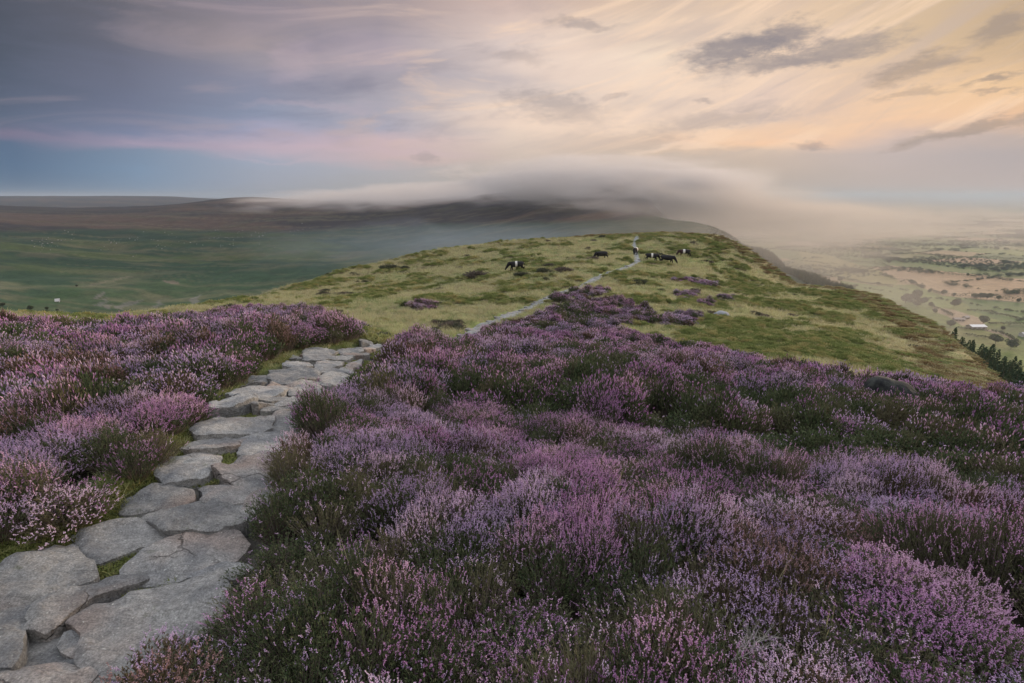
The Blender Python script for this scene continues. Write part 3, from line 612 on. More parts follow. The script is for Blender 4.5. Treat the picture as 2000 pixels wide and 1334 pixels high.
# ---------------------------------------------------------------- scatter through geometry nodes (ground cover only)
def collection_of(name, meshes):
    c_ = bpy.data.collections.new(name)
    for i, me in enumerate(meshes):
        o = bpy.data.objects.new('%s_%02d' % (name, i), me); c_.objects.link(o)
    return c_
def scatter(name, P, rot, scl, ix, meshes, label=None, cat=None):
    me = bpy.data.meshes.new(name); me.vertices.add(len(P)); me.vertices.foreach_set('co', np.ascontiguousarray(P, np.float32).ravel())
    for nm_, arr in (('rotv', rot), ('sclv', scl)):
        a = me.attributes.new(nm_, 'FLOAT_VECTOR', 'POINT'); a.data.foreach_set('vector', np.ascontiguousarray(arr, np.float32).ravel())
    a = me.attributes.new('pick', 'INT', 'POINT'); a.data.foreach_set('value', np.ascontiguousarray(ix, np.int32))
    o = obj(name, me, kind='stuff')
    if label: o['label'] = label; o['category'] = cat
    ng = bpy.data.node_groups.new(name+'_nodes', 'GeometryNodeTree')
    ng.interface.new_socket('Geometry', in_out='INPUT', socket_type='NodeSocketGeometry'); ng.interface.new_socket('Geometry', in_out='OUTPUT', socket_type='NodeSocketGeometry')
    gi = ng.nodes.new('NodeGroupInput'); go = ng.nodes.new('NodeGroupOutput'); ip = ng.nodes.new('GeometryNodeInstanceOnPoints'); ci = ng.nodes.new('GeometryNodeCollectionInfo')
    ci.inputs['Collection'].default_value = collection_of(name+'_kinds', meshes); ci.inputs['Separate Children'].default_value = True; ci.inputs['Reset Children'].default_value = True
    ip.inputs['Pick Instance'].default_value = True
    def na(nm_, t):
        n = ng.nodes.new('GeometryNodeInputNamedAttribute'); n.data_type = t; n.inputs['Name'].default_value = nm_; return n.outputs['Attribute']
    ng.links.new(gi.outputs[0], ip.inputs['Points']); ng.links.new(ci.outputs[0], ip.inputs['Instance']); ng.links.new(na('pick', 'INT'), ip.inputs['Instance Index'])
    ng.links.new(na('rotv', 'FLOAT_VECTOR'), ip.inputs['Rotation']); ng.links.new(na('sclv', 'FLOAT_VECTOR'), ip.inputs['Scale']); ng.links.new(ip.outputs[0], go.inputs[0])
    md = o.modifiers.new('scatter', 'NODES'); md.node_group = ng
    return o
def jgrid(x0, x1, y0, y1, s):
    gx, gy = np.meshgrid(np.arange(x0, x1, s), np.arange(y0, y1, s)); gx = gx+rng.uniform(-.45, .45, gx.shape)*s; gy = gy+rng.uniform(-.45, .45, gx.shape)*s
    return gx.ravel(), gy.ravel()

# heather prototypes, three levels of detail, five kinds: pink, lilac, sparse, faded, green
KIND = [(.76, M_PINK, M_SPRIG), (.62, M_LILAC, M_SPRIG), (.24, M_PINK, M_SPRIG), (.45, M_FADE, M_SPRIG2), (.05, M_LILAC, M_SPRIG), (.42, M_LILAC, M_SPRIG2)]
NEARB = [proto_heather(i*2+j, 340, bl, mf, ms, sl=(.022, .045), clus=2, floret=7, nspr=8, sprl=.026) for i, (bl, mf, ms) in enumerate(KIND) for j in range(2)]
MIDB = [proto_heather(i*2+j, 230, bl, mf, ms, sl=(.02, .042), sr=.006, nspr=5, clus=2, sprl=.045, sprr=.006) for i, (bl, mf, ms) in enumerate(KIND) for j in range(2)]
FARB = [proto_heather(i*2+j, 130, bl, mf, ms, Rb=.36, H=.36, sl=(.04, .08), sr=.013, nspr=4, clus=2, sprl=.08, sprr=.013) for i, (bl, mf, ms) in enumerate(KIND) for j in range(2)]
def cells(x, y, s, seed):
    """distance to the nearest and next clump centre, and that clump's own random number"""
    xi = np.floor(x/s).astype(np.int64); yi = np.floor(y/s).astype(np.int64); d1 = np.full(x.shape, 1e9); d2 = np.full(x.shape, 1e9); hh_ = np.zeros(x.shape)
    for a in (-1, 0, 1):
        for b_ in (-1, 0, 1):
            cx_ = (xi+a+.15+.7*_h(xi+a, yi+b_, seed))*s; cy_ = (yi+b_+.15+.7*_h(xi+a, yi+b_, seed+1))*s; d = np.hypot(x-cx_, y-cy_); m_ = d < d1
            d2 = np.where(m_, d1, np.minimum(d2, d)); hh_ = np.where(m_, _h(xi+a, yi+b_, seed+2), hh_); d1 = np.where(m_, d, d1)
    return d1, d2, hh_
def kinds(x, y):
    d1, d2, hh_ = cells(x, y, .8, 200)
    a = fbm(x/2.2, y/2.2, 3, 101)*.55+.45*hh_+.08*(rng.uniform(0, 1, x.shape)-.5); b_ = fbm(x/2.6+9, y/2.6, 3, 102)+.4*(_h(np.floor(hh_*997).astype(np.int64), 0*np.floor(x).astype(np.int64), 7)-.5)
    k = np.where(b_ > .5, 0, 1)
    k = np.where(a < .46, 2, k); k = np.where(a < .335, 4, k); k = np.where(a > .67, 5, k); k = np.where(a > .75, 3, k); k = np.where((d2-d1 < .14) & (rng.uniform(0, 1, x.shape) < .7), 4, k)
    return (k*2+(rng.uniform(0, 1, x.shape) > .5)).astype(int)
BOULD = ray_ground(1730, 806, 0, True)
def do_heather(name, ranges, meshes, label):
    P = []; 
    for (x0, x1, y0, y1, s, r0, r1, sc) in ranges:
        x, y = jgrid(x0, x1, y0, y1, s); r = np.hypot(x, y); m_ = (r >= r0) & (r < r1) & (np.abs(np.degrees(np.arctan2(x, y))) < (64 if r1 > 7 else 130))
        x, y = x[m_], y[m_]; hp, u, v = heath(x, y); x, y = x[hp], y[hp]
        bp_ = np.hypot(x-BOULD[0], (y-BOULD[1])) > .5; x, y = x[bp_], y[bp_]; pd = path_w(x, y); fdd = fpath_d(x, y); m_ = (pd > np.where(right_side(x, y), np.interp(y, [3, 6, 9], [.03, .13, .20]), np.interp(y, [4, 8], [.09, .16]))) & ((fdd > .75) | (y < 13.5))
        x, y, pd = x[m_], y[m_], pd[m_]
        # gaps between the bushes
        d1, d2, hh_ = cells(x, y, .8, 200); gap = (d2-d1 < .12) & (np.hypot(x, y) > 2.6) & (rng.uniform(0, 1, x.shape) < .55)
        x, y, pd, d1, d2, hh_ = x[~gap], y[~gap], pd[~gap], d1[~gap], d2[~gap], hh_[~gap]
        z = gz(x, y); hs = (.28+1.02*np.sqrt(np.clip(1-(d1/.75)**2, 0, 1)))*(.55+.85*_h(np.floor(hh_*991).astype(np.int64), 0*np.floor(x).astype(np.int64), 3))*sc; hs = np.where(right_side(x, y), np.maximum(hs, .62*sst(pd, .6, .2)), hs*(.62+.38*sst(pd, .1, .5)))
        P.append(np.stack([x, y, z-.02, hs*rng.uniform(.9, 1.15, x.shape), np.full(x.shape, sc)*rng.uniform(.85, 1.15, x.shape)], 1))
    P = np.concatenate(P); n = len(P)
    rot = np.stack([rng.normal(0, .10, n), rng.normal(0, .10, n), rng.uniform(0, 6.28, n)], 1)
    scl = np.stack([P[:, 4], P[:, 4], P[:, 3]], 1)
    print(name, n)
    return scatter(name, P[:, :3], rot, scl, kinds(P[:, 0], P[:, 1]), meshes, label, 'heather')
do_heather('near_heather', [(-7, 7, -2.5, 6.5, .20, .75, 6, .80)], NEARB, 'dense purple heather in flower filling the foreground beside the flagstones')
do_heather('middle_heather', [(-16, 16, 0, 15, .27, 6, 15, 1.0)], MIDB, 'purple heather carpet on the brow behind the nearest bushes')
do_heather('distant_heather', [(-40, 40, 5, 60, .40, 15, 75, .92)], FARB, 'low purple heather patches reaching down to the green ridge')

# grass on the ridge
TG = [proto_tuft(46, .20, .5, M_GRASS, .010, .9, .55) for _ in range(2)]+[proto_tuft(40, .27, .5, M_STRAW, .008, .9, .5) for _ in range(2)]+[proto_heather(3, 90, .0, M_BILB, M_BILB, Rb=.36, H=.20, nspr=6, sprl=.06, sprr=.014, sr=.01) for _ in range(2)]+[proto_heather(5, 90, .0, M_RUSH, M_RUSH, Rb=.36, H=.22, nspr=6, sprl=.07, sprr=.012, sr=.01), proto_heather(6, 90, .0, M_BRACK, M_BRACK, Rb=.36, H=.24, nspr=6, sprl=.08, sprr=.013, sr=.01)]
Pg = []
for (s, r0, r1, sc) in [(.34, 12, 40, 1.0), (.50, 40, 75, 1.35), (.75, 75, 135, 1.9)]:
    x, y = jgrid(-70, 70, 8, 132, s); r = np.hypot(x, y); m_ = (r >= r0) & (r < r1) & (np.abs(np.degrees(np.arctan2(x, y))) < 58); x, y = x[m_], y[m_]
    de, _, _ = seg_dist(x, y, EDGE); m_ = in_poly(x, y, EDGE) | (de < 9); x, y = x[m_], y[m_]
    hp, _, _ = heath(x, y); fdd = fpath_d(x, y); m_ = (~hp) & (fdd > .62); x, y = x[m_], y[m_]; de, _, _ = seg_dist(x, y, EDGE)
    a = fbm(x/6, y/6, 4, 51)+.25*fbm(x/1.6, y/1.6, 4, 52); b_ = fbm(x/3.5, y/3.5, 4, 121)
    z = height(x, y, False); u, v = project(x, y, z)
    k = np.where(rng.uniform(0, 1, x.shape) < .22+.7*sst(a+.10*sst(de, 14, 0), .52, .76), 2, 0)
    lush = (u > 1330) & (v > 540); k = np.where(rng.uniform(0, 1, x.shape) < .9*sst(b_, np.where(lush, .42, .52), np.where(lush, .58, .70)), 4, k); k = np.where(b_+.1*(rng.uniform(0, 1, x.shape)-.5) < .19, 6, k)
    k = np.where((de < 1.2+3*b_) & (x > 14) & (rng.uniform(0, 1, x.shape) < .45), 7, k); kk = np.where(k < 6, k+(rng.uniform(0, 1, x.shape) > .5), k).astype(int)
    Pg.append(np.stack([x, y, gz(x, y)-.02, sc*rng.uniform(.5, 1.25, x.shape)*np.where(k == 4, .9+.5*b_, 1)*(1-.5*sst(de, 6, 0)*sst(x, 10, 20)), sc*rng.uniform(.8, 1.2, x.shape), kk], 1))
Pg = np.concatenate(Pg); n = len(Pg); print('grass', n)
scatter('ridge_grass', Pg[:, :3], np.stack([rng.normal(0, .08, n), rng.normal(0, .08, n), rng.uniform(0, 6.28, n)], 1), np.stack([Pg[:, 4], Pg[:, 4], Pg[:, 3]], 1), Pg[:, 5], TG, 'green and straw coloured moor grass covering the ridge', 'grass')
# fringe grass by the path and among the near heather, moss between the stones
def Z1(l): return [(x/3.994, 1000+y/3.994) for x, y in l]
def Z2(l): return [(150+x/3.994, 780+y/3.994) for x, y in l]
def Z3(l): return [(380+x/5, 640+y/5) for x, y in l]
MOSS = [toplan(q) for q in (Z1([(600, 320), (720, 330), (900, 270), (1130, 210), (1010, 340), (960, 440), (780, 470), (700, 400)]), Z1([(1120, 570), (1130, 500), (1280, 440), (1400, 410), (1460, 450), (1440, 520), (1250, 580)]),
    Z1([(240, 720), (250, 680), (420, 600), (560, 540), (700, 490), (560, 570), (420, 650), (330, 720)]), Z1([(860, 570), (1000, 540), (1000, 590), (900, 600)]), Z2([(300, 740), (520, 560), (640, 560), (680, 600), (560, 690), (400, 720)]),
    Z2([(-60, 990), (-40, 900), (200, 830), (300, 800), (380, 870), (300, 910), (100, 960)]), Z2([(1080, 380), (1260, 370), (1300, 430), (1180, 470)]), Z2([(380, 850), (900, 740), (980, 780), (560, 860)]), Z2([(980, 600), (1060, 580), (1060, 640), (900, 640)]),
    Z3([(200, 830), (1000, 795), (1000, 825), (730, 850), (100, 860)]), Z2([(640, 410), (830, 370), (930, 240), (860, 220), (700, 350)]), Z3([(230, 720), (320, 620), (330, 650), (280, 730)]))]
STONES = [
 (Z1([(-200, 520), (0, 500), (150, 340), (240, 290), (380, 240), (440, 235), (520, 290), (570, 340), (690, 380), (740, 460), (700, 490), (560, 540), (330, 600), (240, 670), (120, 710), (0, 710), (-200, 740)]), 'broad grey flagstone at the left edge, under the dark heather', .05),
 (Z1([(580, 140), (830, 60), (1000, 25), (1130, 70), (1290, 130), (1290, 150), (1180, 200), (930, 250), (780, 310), (700, 320), (640, 280), (620, 200)]), 'grey flagstone just above the largest yellow-green moss patch', .045),
 (Z2([(500, 895), (600, 850), (780, 815), (1000, 770), (1300, 800), (1330, 860), (1300, 960), (1200, 990), (960, 995), (720, 1010), (650, 970)]), 'wide flaky flagstone behind the big reddish slab', .045),
 (Z2([(960, 660), (1080, 640), (1200, 650), (1380, 660), (1400, 690), (1310, 785), (1010, 762), (990, 750), (1000, 710)]), 'blue-grey flagstone with a curved ledge in the middle of the path', .05),
 (Z2([(1325, 790), (1440, 700), (1560, 720), (1480, 850), (1350, 960), (1340, 860)]), 'narrow flagstone half covered by heather right of the curved-ledge stone', .04),
 (Z1([(965, 440), (1015, 340), (1180, 218), (1300, 158), (1400, 132), (1600, 125), (1830, 135), (1900, 190), (1800, 310), (1600, 370), (1420, 420), (1300, 430), (1130, 490)]), 'large reddish oval flagstone between the two big moss patches', .065),
 (Z1([(290, 740), (420, 640), (560, 575), (700, 535), (760, 495), (920, 452), (1080, 470), (1100, 510), (1000, 550), (860, 580), (700, 645), (630, 700), (550, 780), (480, 870), (400, 895), (220, 900), (230, 860)]), 'long diagonal flagstone with rusty patches below the moss patch', .035),
 (Z1([(-10, 750), (120, 725), (200, 740), (140, 870), (110, 1000), (60, 1190), (0, 1200), (-220, 1190), (-240, 800)]), 'tan flagstone with a rusty edge at the bottom left corner', .065),
 (Z1([(525, 850), (600, 775), (700, 715), (900, 645), (1100, 595), (1300, 575), (1480, 510), (1720, 480), (1780, 700), (1500, 950), (1250, 1180), (1000, 1210), (800, 1210), (780, 1130), (665, 1060), (665, 900)]), 'largest pinkish flagstone in the foreground beside the right-hand heather', .055),
 (Z1([(505, 905), (560, 885), (645, 900), (652, 1000), (630, 1058), (560, 1040), (520, 970)]), 'small rounded stone set in the corner of the largest pinkish flagstone', .05),
 (Z1([(130, 1150), (165, 955), (220, 920), (400, 915), (490, 935), (535, 1055), (640, 1095), (750, 1145), (550, 1135), (300, 1160), (90, 1190)]), 'dark sunken slab between the tan stone and the pinkish flagstone', .012),
 (Z1([(0, 1225), (200, 1185), (400, 1160), (600, 1165), (760, 1195), (870, 1290), (960, 1500), (-200, 1700), (-260, 1290)]), 'bottommost flagstone cut off by the lower picture edge', .05),
 (Z1([(1490, 480), (1600, 430), (1800, 360), (1960, 420), (1800, 470), (1700, 475)]), 'dark slab mostly hidden by heather right of the lower moss patch', .02),
 (Z2([(640, 420), (880, 395), (1080, 403), (1065, 460), (1035, 550), (980, 578), (700, 608), (640, 560), (612, 520)]), 'squarish blue-grey flagstone below the left heather, moss at its right', .055),
 (Z2([(1112, 500), (1250, 452), (1450, 418), (1600, 412), (1680, 520), (1540, 620), (1380, 643), (1240, 638), (1170, 600), (1105, 540)]), 'grey flagstone right of the squarish one, against the right heather', .055),
 (Z2([(315, 750), (480, 712), (640, 622), (730, 642), (870, 702), (895, 740), (760, 775), (520, 815), (385, 822)]), 'wedge-shaped flagstone beside the strip of bright green grass', .06),
 (Z2([(930, 200), (1100, 125), (1300, 130), (1520, 140), (1475, 212), (1430, 238), (1200, 247), (950, 262), (920, 230)]), 'wide pale flagstone directly in front of the grassy step', .045),
 (Z2([(1485, 230), (1545, 143), (1620, 113), (1760, 97), (1860, 200), (1700, 228)]), 'flagstone at the right end of the grassy step', .05),
 (Z2([(830, 340), (870, 303), (960, 271), (1200, 257), (1330, 268), (1250, 355), (1100, 370), (950, 380), (850, 380)]), 'thin grey flagstone in the second row before the grassy step', .04),
 (Z2([(1282, 370), (1342, 302), (1440, 254), (1650, 243), (1760, 330), (1540, 398), (1370, 412), (1272, 400)]), 'grey flagstone by the right heather in the second row before the step', .045),
 (Z3([(150, 790), (180, 748), (340, 722), (500, 692), (585, 692), (555, 738), (380, 776), (230, 796)]), 'left slab of the raised step with a dark front edge', .11),
 (Z3([(600, 694), (730, 702), (775, 738), (720, 746), (640, 772), (565, 765)]), 'small slab in the middle of the raised step', .10),
 (Z3([(645, 786), (745, 750), (900, 771), (1070, 740), (1180, 705), (1230, 735), (1000, 782), (760, 796)]), 'long thin slab on the right front edge of the raised step', .09),
 (Z3([(785, 738), (842, 707), (1000, 662), (1075, 662), (1150, 690), (900, 742)]), 'brownish slab just behind the right front of the step', .11),
 (Z3([(325, 650), (400, 594), (560, 554), (875, 554), (875, 600), (838, 628), (600, 676), (440, 686)]), 'long grey slab at left, first row behind the raised step', .08),
 (Z3([(610, 692), (858, 645), (892, 662), (858, 698), (745, 714)]), 'narrow slab wedged behind the small middle step stone', .09),
 (Z3([(925, 562), (1180, 544), (1250, 590), (1130, 628), (1000, 646), (925, 628)]), 'rounded slab against the right heather behind the step', .08),
 (Z3([(725, 543), (762, 510), (900, 526), (1200, 506), (1235, 537), (900, 550)]), 'thin slab crossing the path above the rounded slab', .06),
 (Z3([(485, 520), (562, 484), (700, 474), (700, 508), (640, 540), (465, 556)]), 'tan mossy slab at the left edge, above the long grey slab', .055),
 (Z3([(725, 480), (757, 430), (725, 405), (880, 394), (1150, 404), (1205, 440), (1195, 486), (900, 516), (765, 500)]), 'largest pale slab halfway up the upper path', .07),
 (Z3([(1235, 556), (1235, 474), (1300, 446), (1500, 436), (1500, 520), (1320, 570)]), 'slab under the pink heather, right of the largest pale slab', .06),
 (Z3([(1185, 402), (1560, 374), (1520, 430), (1300, 436), (1205, 430)]), 'thin slab right of the middle, above the pink heather bush', .06),
 (Z3([(882, 378), (905, 348), (1100, 355), (1145, 380), (1000, 388)]), 'low slab at the left, above the largest pale slab', .06),
 (Z3([(1165, 370), (1205, 326), (1340, 316), (1455, 325), (1415, 358), (1205, 382)]), 'brown-stained slab in the centre of the upper path', .06),
 (Z3([(1485, 352), (1545, 316), (1640, 304), (1600, 365), (1510, 382)]), 'small slab tucked under the heather right of the brown-stained slab', .06),
 (Z3([(895, 332), (925, 312), (1000, 308), (1105, 322), (1115, 342)]), 'small flat slab at the left bend of the upper path', .06),
 (Z3([(915, 282), (960, 266), (1038, 272), (1055, 292), (925, 294)]), 'smallest slab touching the left heather at the bend', .06),
 (Z3([(1065, 300), (1105, 266), (1250, 270), (1400, 256), (1555, 274), (1480, 298), (1205, 308)]), 'wide slab crossing the bend near the top of the near path', .06),
 (Z3([(1045, 250), (1105, 202), (1300, 202), (1390, 226), (1300, 252), (1065, 256)]), 'pale slab at the left below the flowering heather mound', .06),
 (Z3([(1405, 201), (1500, 190), (1635, 203), (1645, 222), (1425, 228)]), 'pinkish slab right under the flowering heather mound', .07),
 (Z3([(1425, 242), (1700, 234), (1680, 264), (1445, 262)]), 'slab beside the right heather one row below the pinkish slab', .06),
 (Z3([(1605, 124), (1625, 106), (1720, 92), (1785, 120), (1738, 146), (1625, 148)]), 'rounded pale stone at the far end of the near path', .10),
 (Z3([(1605, 198), (1740, 164), (1790, 138), (1835, 164), (1785, 198), (1665, 216)]), 'sloping slab in front of the rounded pale stone', .06),
 (Z3([(1865, 154), (1925, 136), (1965, 170), (1885, 186)]), 'last pale stone seen right of the path end through the heather', .09),
]
x, y = jgrid(-6, 0, .8, 15, .024); m_ = path_w(x, y) < np.where(right_side(x, y), .0, .3); x, y = x[m_], y[m_]
mk = np.zeros(x.shape, bool)
for pl in MOSS: mk |= in_poly(x+(fbm(x*9, y*9, 2, 3)-.5)*.12, y+(fbm(x*9, y*9, 2, 4)-.5)*.12, pl)
crack = (fbm(x*2.2, y*2.2, 3, 131) > .52) & (rng.uniform(0, 1, x.shape) < .8)
ons = np.zeros(x.shape, bool)
for st_ in STONES:
    pp = toplan(st_[0], st_[2]*.5)
    if len(pp) > 3: ons |= in_poly(x, y, pp)
m_ = (mk | crack) & ~ons; x, y = x[m_], y[m_]; n = len(x); print('moss', n)
scatter('moss', np.stack([x, y, gz(x, y)+.018], 1), np.stack([rng.normal(0, .1, n), rng.normal(0, .1, n), rng.uniform(0, 6.28, n)], 1), np.stack([rng.uniform(.7, 1.3, n)]*2+[rng.uniform(.5, 1.0, n)], 1),
        (rng.uniform(0, 1, n)*3).astype(int), [proto_tuft(16, .030, .05, M_MOSS, .003, .9, .8) for _ in range(3)], 'yellow-green moss growing in the joints between the flagstones', 'moss')
x, y = jgrid(-18, 14, .8, 15, .11); pd = path_w(x, y); hp, _, _ = heath(x, y)
m_ = ((pd > .02) & (pd < .42) & ~right_side(x, y)) | (hp & (pd > .5) & (rng.uniform(0, 1, x.shape) < .02*(fbm(x/2, y/2, 2, 9) > .54)+.002))
x, y = x[m_], y[m_]; n = len(x); pd = path_w(x, y); print('fringe', n)
scatter('path_fringe_grass', np.stack([x, y, gz(x, y)-.01], 1), np.stack([rng.normal(0, .12, n), rng.normal(0, .12, n), rng.uniform(0, 6.28, n)], 1), np.stack([np.where(pd > .5, .8, .8)]*2+[np.where(pd > .45, 1.9, rng.uniform(.2, .6, n))], 1),
        (rng.uniform(0, 1, n)*4).astype(int), [proto_tuft(26, .17, .2, M_GRASS, .0030, .9, .5), proto_tuft(26, .16, .2, M_GRASS, .003, .9, .5), proto_tuft(24, .17, .2, M_MOSS, .003, 1.0, .6), proto_tuft(20, .2, .2, M_STRAW, .0022, .9, .4)], 'short green grass along the path edge and blades among the heather', 'grass')

# ---------------------------------------------------------------- flagstones
def flagstone(poly, lift, thick, seed):
    """poly: plan points; an irregular slab with a rough, slightly dished top"""
    P = np.array(poly); c_ = P.mean(0)
    z_ = nearz(P[:, 0], P[:, 1]); A = np.c_[P-c_, np.ones(len(P))]; co, *_ = np.linalg.lstsq(A, z_, rcond=None)
    bd = []
    for i in range(len(P)):
        a, b_ = P[i], P[(i+1) % len(P)]; n = max(1, int(np.linalg.norm(b_-a)/.035))
        for k in range(n):
            t = k/n; p = a+(b_-a)*t; bd.append(p)
    bd = np.array(bd)
    bd = .7*bd+.15*np.roll(bd, 1, 0)+.15*np.roll(bd, -1, 0)
    bd = bd+np.stack([fbm(bd[:, 0]*9+seed, bd[:, 1]*9, 3, 5)-.5, fbm(bd[:, 0]*9, bd[:, 1]*9+seed, 3, 6)-.5], 1)*.07
    cc_ = bd.mean(0); dv = bd-cc_; bd = cc_+dv*(1+.035/np.maximum(np.linalg.norm(dv, axis=1, keepdims=True), .05))
    s = .032; gx, gy = np.meshgrid(np.arange(bd[:, 0].min(), bd[:, 0].max(), s), np.arange(bd[:, 1].min(), bd[:, 1].max(), s)); gx = gx.ravel()+rng.uniform(-.3, .3, gx.size)*s; gy = gy.ravel()+rng.uniform(-.3, .3, gy.size)*s
    bl = [tuple(p) for p in bd]; d, _, _ = seg_dist(gx, gy, bl); m_ = in_poly(gx, gy, bl) & (d > .016); gx, gy = gx[m_], gy[m_]
    pts = [Vector(p) for p in bd]+[Vector((a, b_)) for a, b_ in zip(gx, gy)]; nb = len(bd)
    vs, es, fs, *_ = geometry.delaunay_2d_cdt(pts, [(i, (i+1) % nb) for i in range(nb)], [], 1, 1e-6)
    X = np.array([v[0] for v in vs]); Y = np.array([v[1] for v in vs]); d, _, _ = seg_dist(X, Y, bl)
    base = (X-c_[0])*co[0]+(Y-c_[1])*co[1]+co[2]
    lv = fbm(X*1.5+seed*3+Y*.6, Y*2.4-X*.5, 4, 8)*9; st = (np.floor(lv)+sst(lv-np.floor(lv), .75, 1.0))/9  # delaminated layers
    top = base+lift+.010*(fbm(X*14+seed, Y*14, 3, 7)-.5)*2+.17*(st-.5)+.022*(fbm(X*3+seed, Y*3, 2, 12)-.5)*2-.012*np.exp(-(d/.008)**1.3)-.006*np.exp(-d/.05)
    V = [(x, y, z) for x, y, z in zip(X-c_[0], Y-c_[1], top-co[2])]
    F = [tuple(f) for f in fs]; n0 = len(V)
    # side wall from the boundary loop
    bm = bmesh.new(); bv = [bm.verts.new(v) for v in V]
    for f in F:
        try: bm.faces.new([bv[i] for i in f])
        except Exception: pass
    bmesh.ops.recalc_face_normals(bm, faces=bm.faces)
    if sum(f.normal.z for f in bm.faces) < 0: bmesh.ops.reverse_faces(bm, faces=bm.faces)
    ed = [e for e in bm.edges if e.is_boundary]
    for e in ed: e.smooth = False
    r = bmesh.ops.extrude_edge_only(bm, edges=ed)
    for v in [g_ for g_ in r['geom'] if isinstance(g_, bmesh.types.BMVert)]: v.co.z -= thick; v.co.x *= 1.01; v.co.y *= 1.01
    me = bpy.data.meshes.new('flagstone'); bm.to_mesh(me); bm.free(); me.materials.append(M_STONE)
    for p in me.polygons: p.use_smooth = True
    o = obj('flagstone', me); o.location = (c_[0], c_[1], co[2]); return o
for i, (pl, lab, lift) in enumerate(STONES):
    pp = toplan(pl, lift*.5)
    if len(pp) < 4: continue
    pp = [(float(a), float(b_)) for a, b_ in pp]
    try:
        o = flagstone(pp, lift*.55+(.02 if lift > .085 else 0), .10+lift, i*1.7); thing(o, lab, 'flagstone', 'flagstones of the near path')
    except Exception as e: print('stone', i, e)
# the far path: a trodden strip of pale rubble with slabs
pc = np.array(FARC); seg = np.r_[0, np.cumsum(np.linalg.norm(np.diff(pc, axis=0), axis=1))]
tt = np.arange(0, seg[-1], .25); cx = np.interp(tt, seg, pc[:, 0]); cyy = np.interp(tt, seg, pc[:, 1])
for _ in range(12): cx[1:-1] = (cx[:-2]+cx[1:-1]*2+cx[2:])/4; cyy[1:-1] = (cyy[:-2]+cyy[1:-1]*2+cyy[2:])/4
tx = np.gradient(cx); ty = np.gradient(cyy); ll = np.hypot(tx, ty); nx, ny = -ty/ll, tx/ll
wv = .48+.22*(fbm(tt*.7, tt*0, 3, 5)-.5)*2; cr = np.linspace(-1, 1, 7); V = []
for c_ in cr:
    X_ = cx+nx*wv*c_*(1+.2*(vnoise(tt*2.1, tt*0+c_*9, 7)-.5)); Y_ = cyy+ny*wv*c_; V.append(np.stack([X_, Y_, gz(X_, Y_)-.055-.05*abs(c_)**3+.03*(fbm(X_*3, Y_*3, 2, 3)-.5)], 1))
V = np.stack(V, 1); n = len(tt); ii = np.arange(n*7).reshape(n, 7); F = np.stack([ii[:-1, :-1], ii[:-1, 1:], ii[1:, 1:], ii[1:, :-1]], -1).reshape(-1, 4)
M_PATH = stonemat('path_rubble', (.36, .37, .36), (.24, .26, .25), (.20, .20, .13), 4)
obj('path', mesh_np('path', V.reshape(-1, 3), F, None, True, [M_PATH]), kind='structure')
k = 0
for s_ in np.arange(8, 70, .75):
    i = int(s_/.25)
    if i >= n: break
    if random.random() < .25: continue
    c_ = random.uniform(-.35, .35); X0, Y0 = cx[i]+nx[i]*c_, cyy[i]+ny[i]*c_
    a0 = random.uniform(0, 6.28); pl = [(X0+math.cos(a0+q*1.05)*random.uniform(.2, .34), Y0+math.sin(a0+q*1.05)*random.uniform(.16, .28)) for q in range(6)]
    Z0 = float(gz(X0, Y0))-float(nearz(X0, Y0))
    o = flagstone(pl, .0, .12, s_); o.location.z += Z0-.015; o.name = 'paving_stone'
    thing(o, 'pale flat slab set in the narrow path winding across the green ridge', 'paving stone', 'slabs of the far path'); k += 1

# ---------------------------------------------------------------- boulders, bushes
def on_ground(u, v): return ray_ground(u, v, 0, True)
p = on_ground(1730, 806); o = obj('boulder', proto_boulder(3, 4, .55, .40, .46, .22, M_DARK)); o.location = (p.x, p.y, p.z+.28); o.rotation_euler = (0, R(14), R(-10)); thing(o, 'dark rounded boulder half buried in the heather on the right', 'boulder')
p = on_ground(1408, 620); o = obj('boulder', proto_boulder(5, 3, .62, .45, .42, .2, M_PALE)); o.location = (p.x, p.y, p.z+.1); thing(o, 'pale grey boulder lying in the green bilberry right of the heather patches', 'boulder')
RB = [proto_heather(i, 260, 0, M_RUSH, M_RUSH, Rb=.9, H=.75, nspr=6, sprl=.16, sprr=.022, sr=.02) for i in range(3)]
for i, (u, v, s, lab) in enumerate([(760, 528, 1.6, 'wide dark rush bush by the left rim of the ridge'), (790, 526, 1.0, 'smaller dark bush touching the wide rush bush on its right'), (930, 545, 1.6, 'dark rush clump left of and below the belted cow at left'),
        (1017, 541, 1.0, 'small grey-brown bush directly below the leftmost belted cow'), (1074, 523, 1.0, 'grey-green rush tuft right of the leftmost belted cow'), (1100, 532, 1.1, 'low green bush right of the grey-green rush tuft'), (1060, 534, 1.1, 'low green bush just below the grey-green rush tuft'),
        (1160, 508, .9, 'dark bush in front of the black cow left of the path'), (1177, 465, 1.1, 'dark bush on the skyline, furthest left of three'), (1199, 462, .8, 'dark bush on the skyline, middle of three'), (1224, 460, .7, 'dark bush on the skyline beside the path'),
        (745, 668, .62, 'dark green bush at the end of the flagstones'), (780, 666, .5, 'small dark green bush behind the heather right of the path end'), (1250, 556, .9, 'reddish-brown low bush in the grass right of the path bend'), (860, 575, .5, 'small dark tuft in the pale grass left of the path')]):
    p = on_ground(u, v)
    if p is None: continue
    o = obj('bush', RB[i % 3]); o.location = p-Vector((0, 0, .05)); o.scale = (s*1.15, s, s*.8); o.rotation_euler.z = i*1.3; thing(o, lab, 'bush', 'bushes dotted over the ridge')
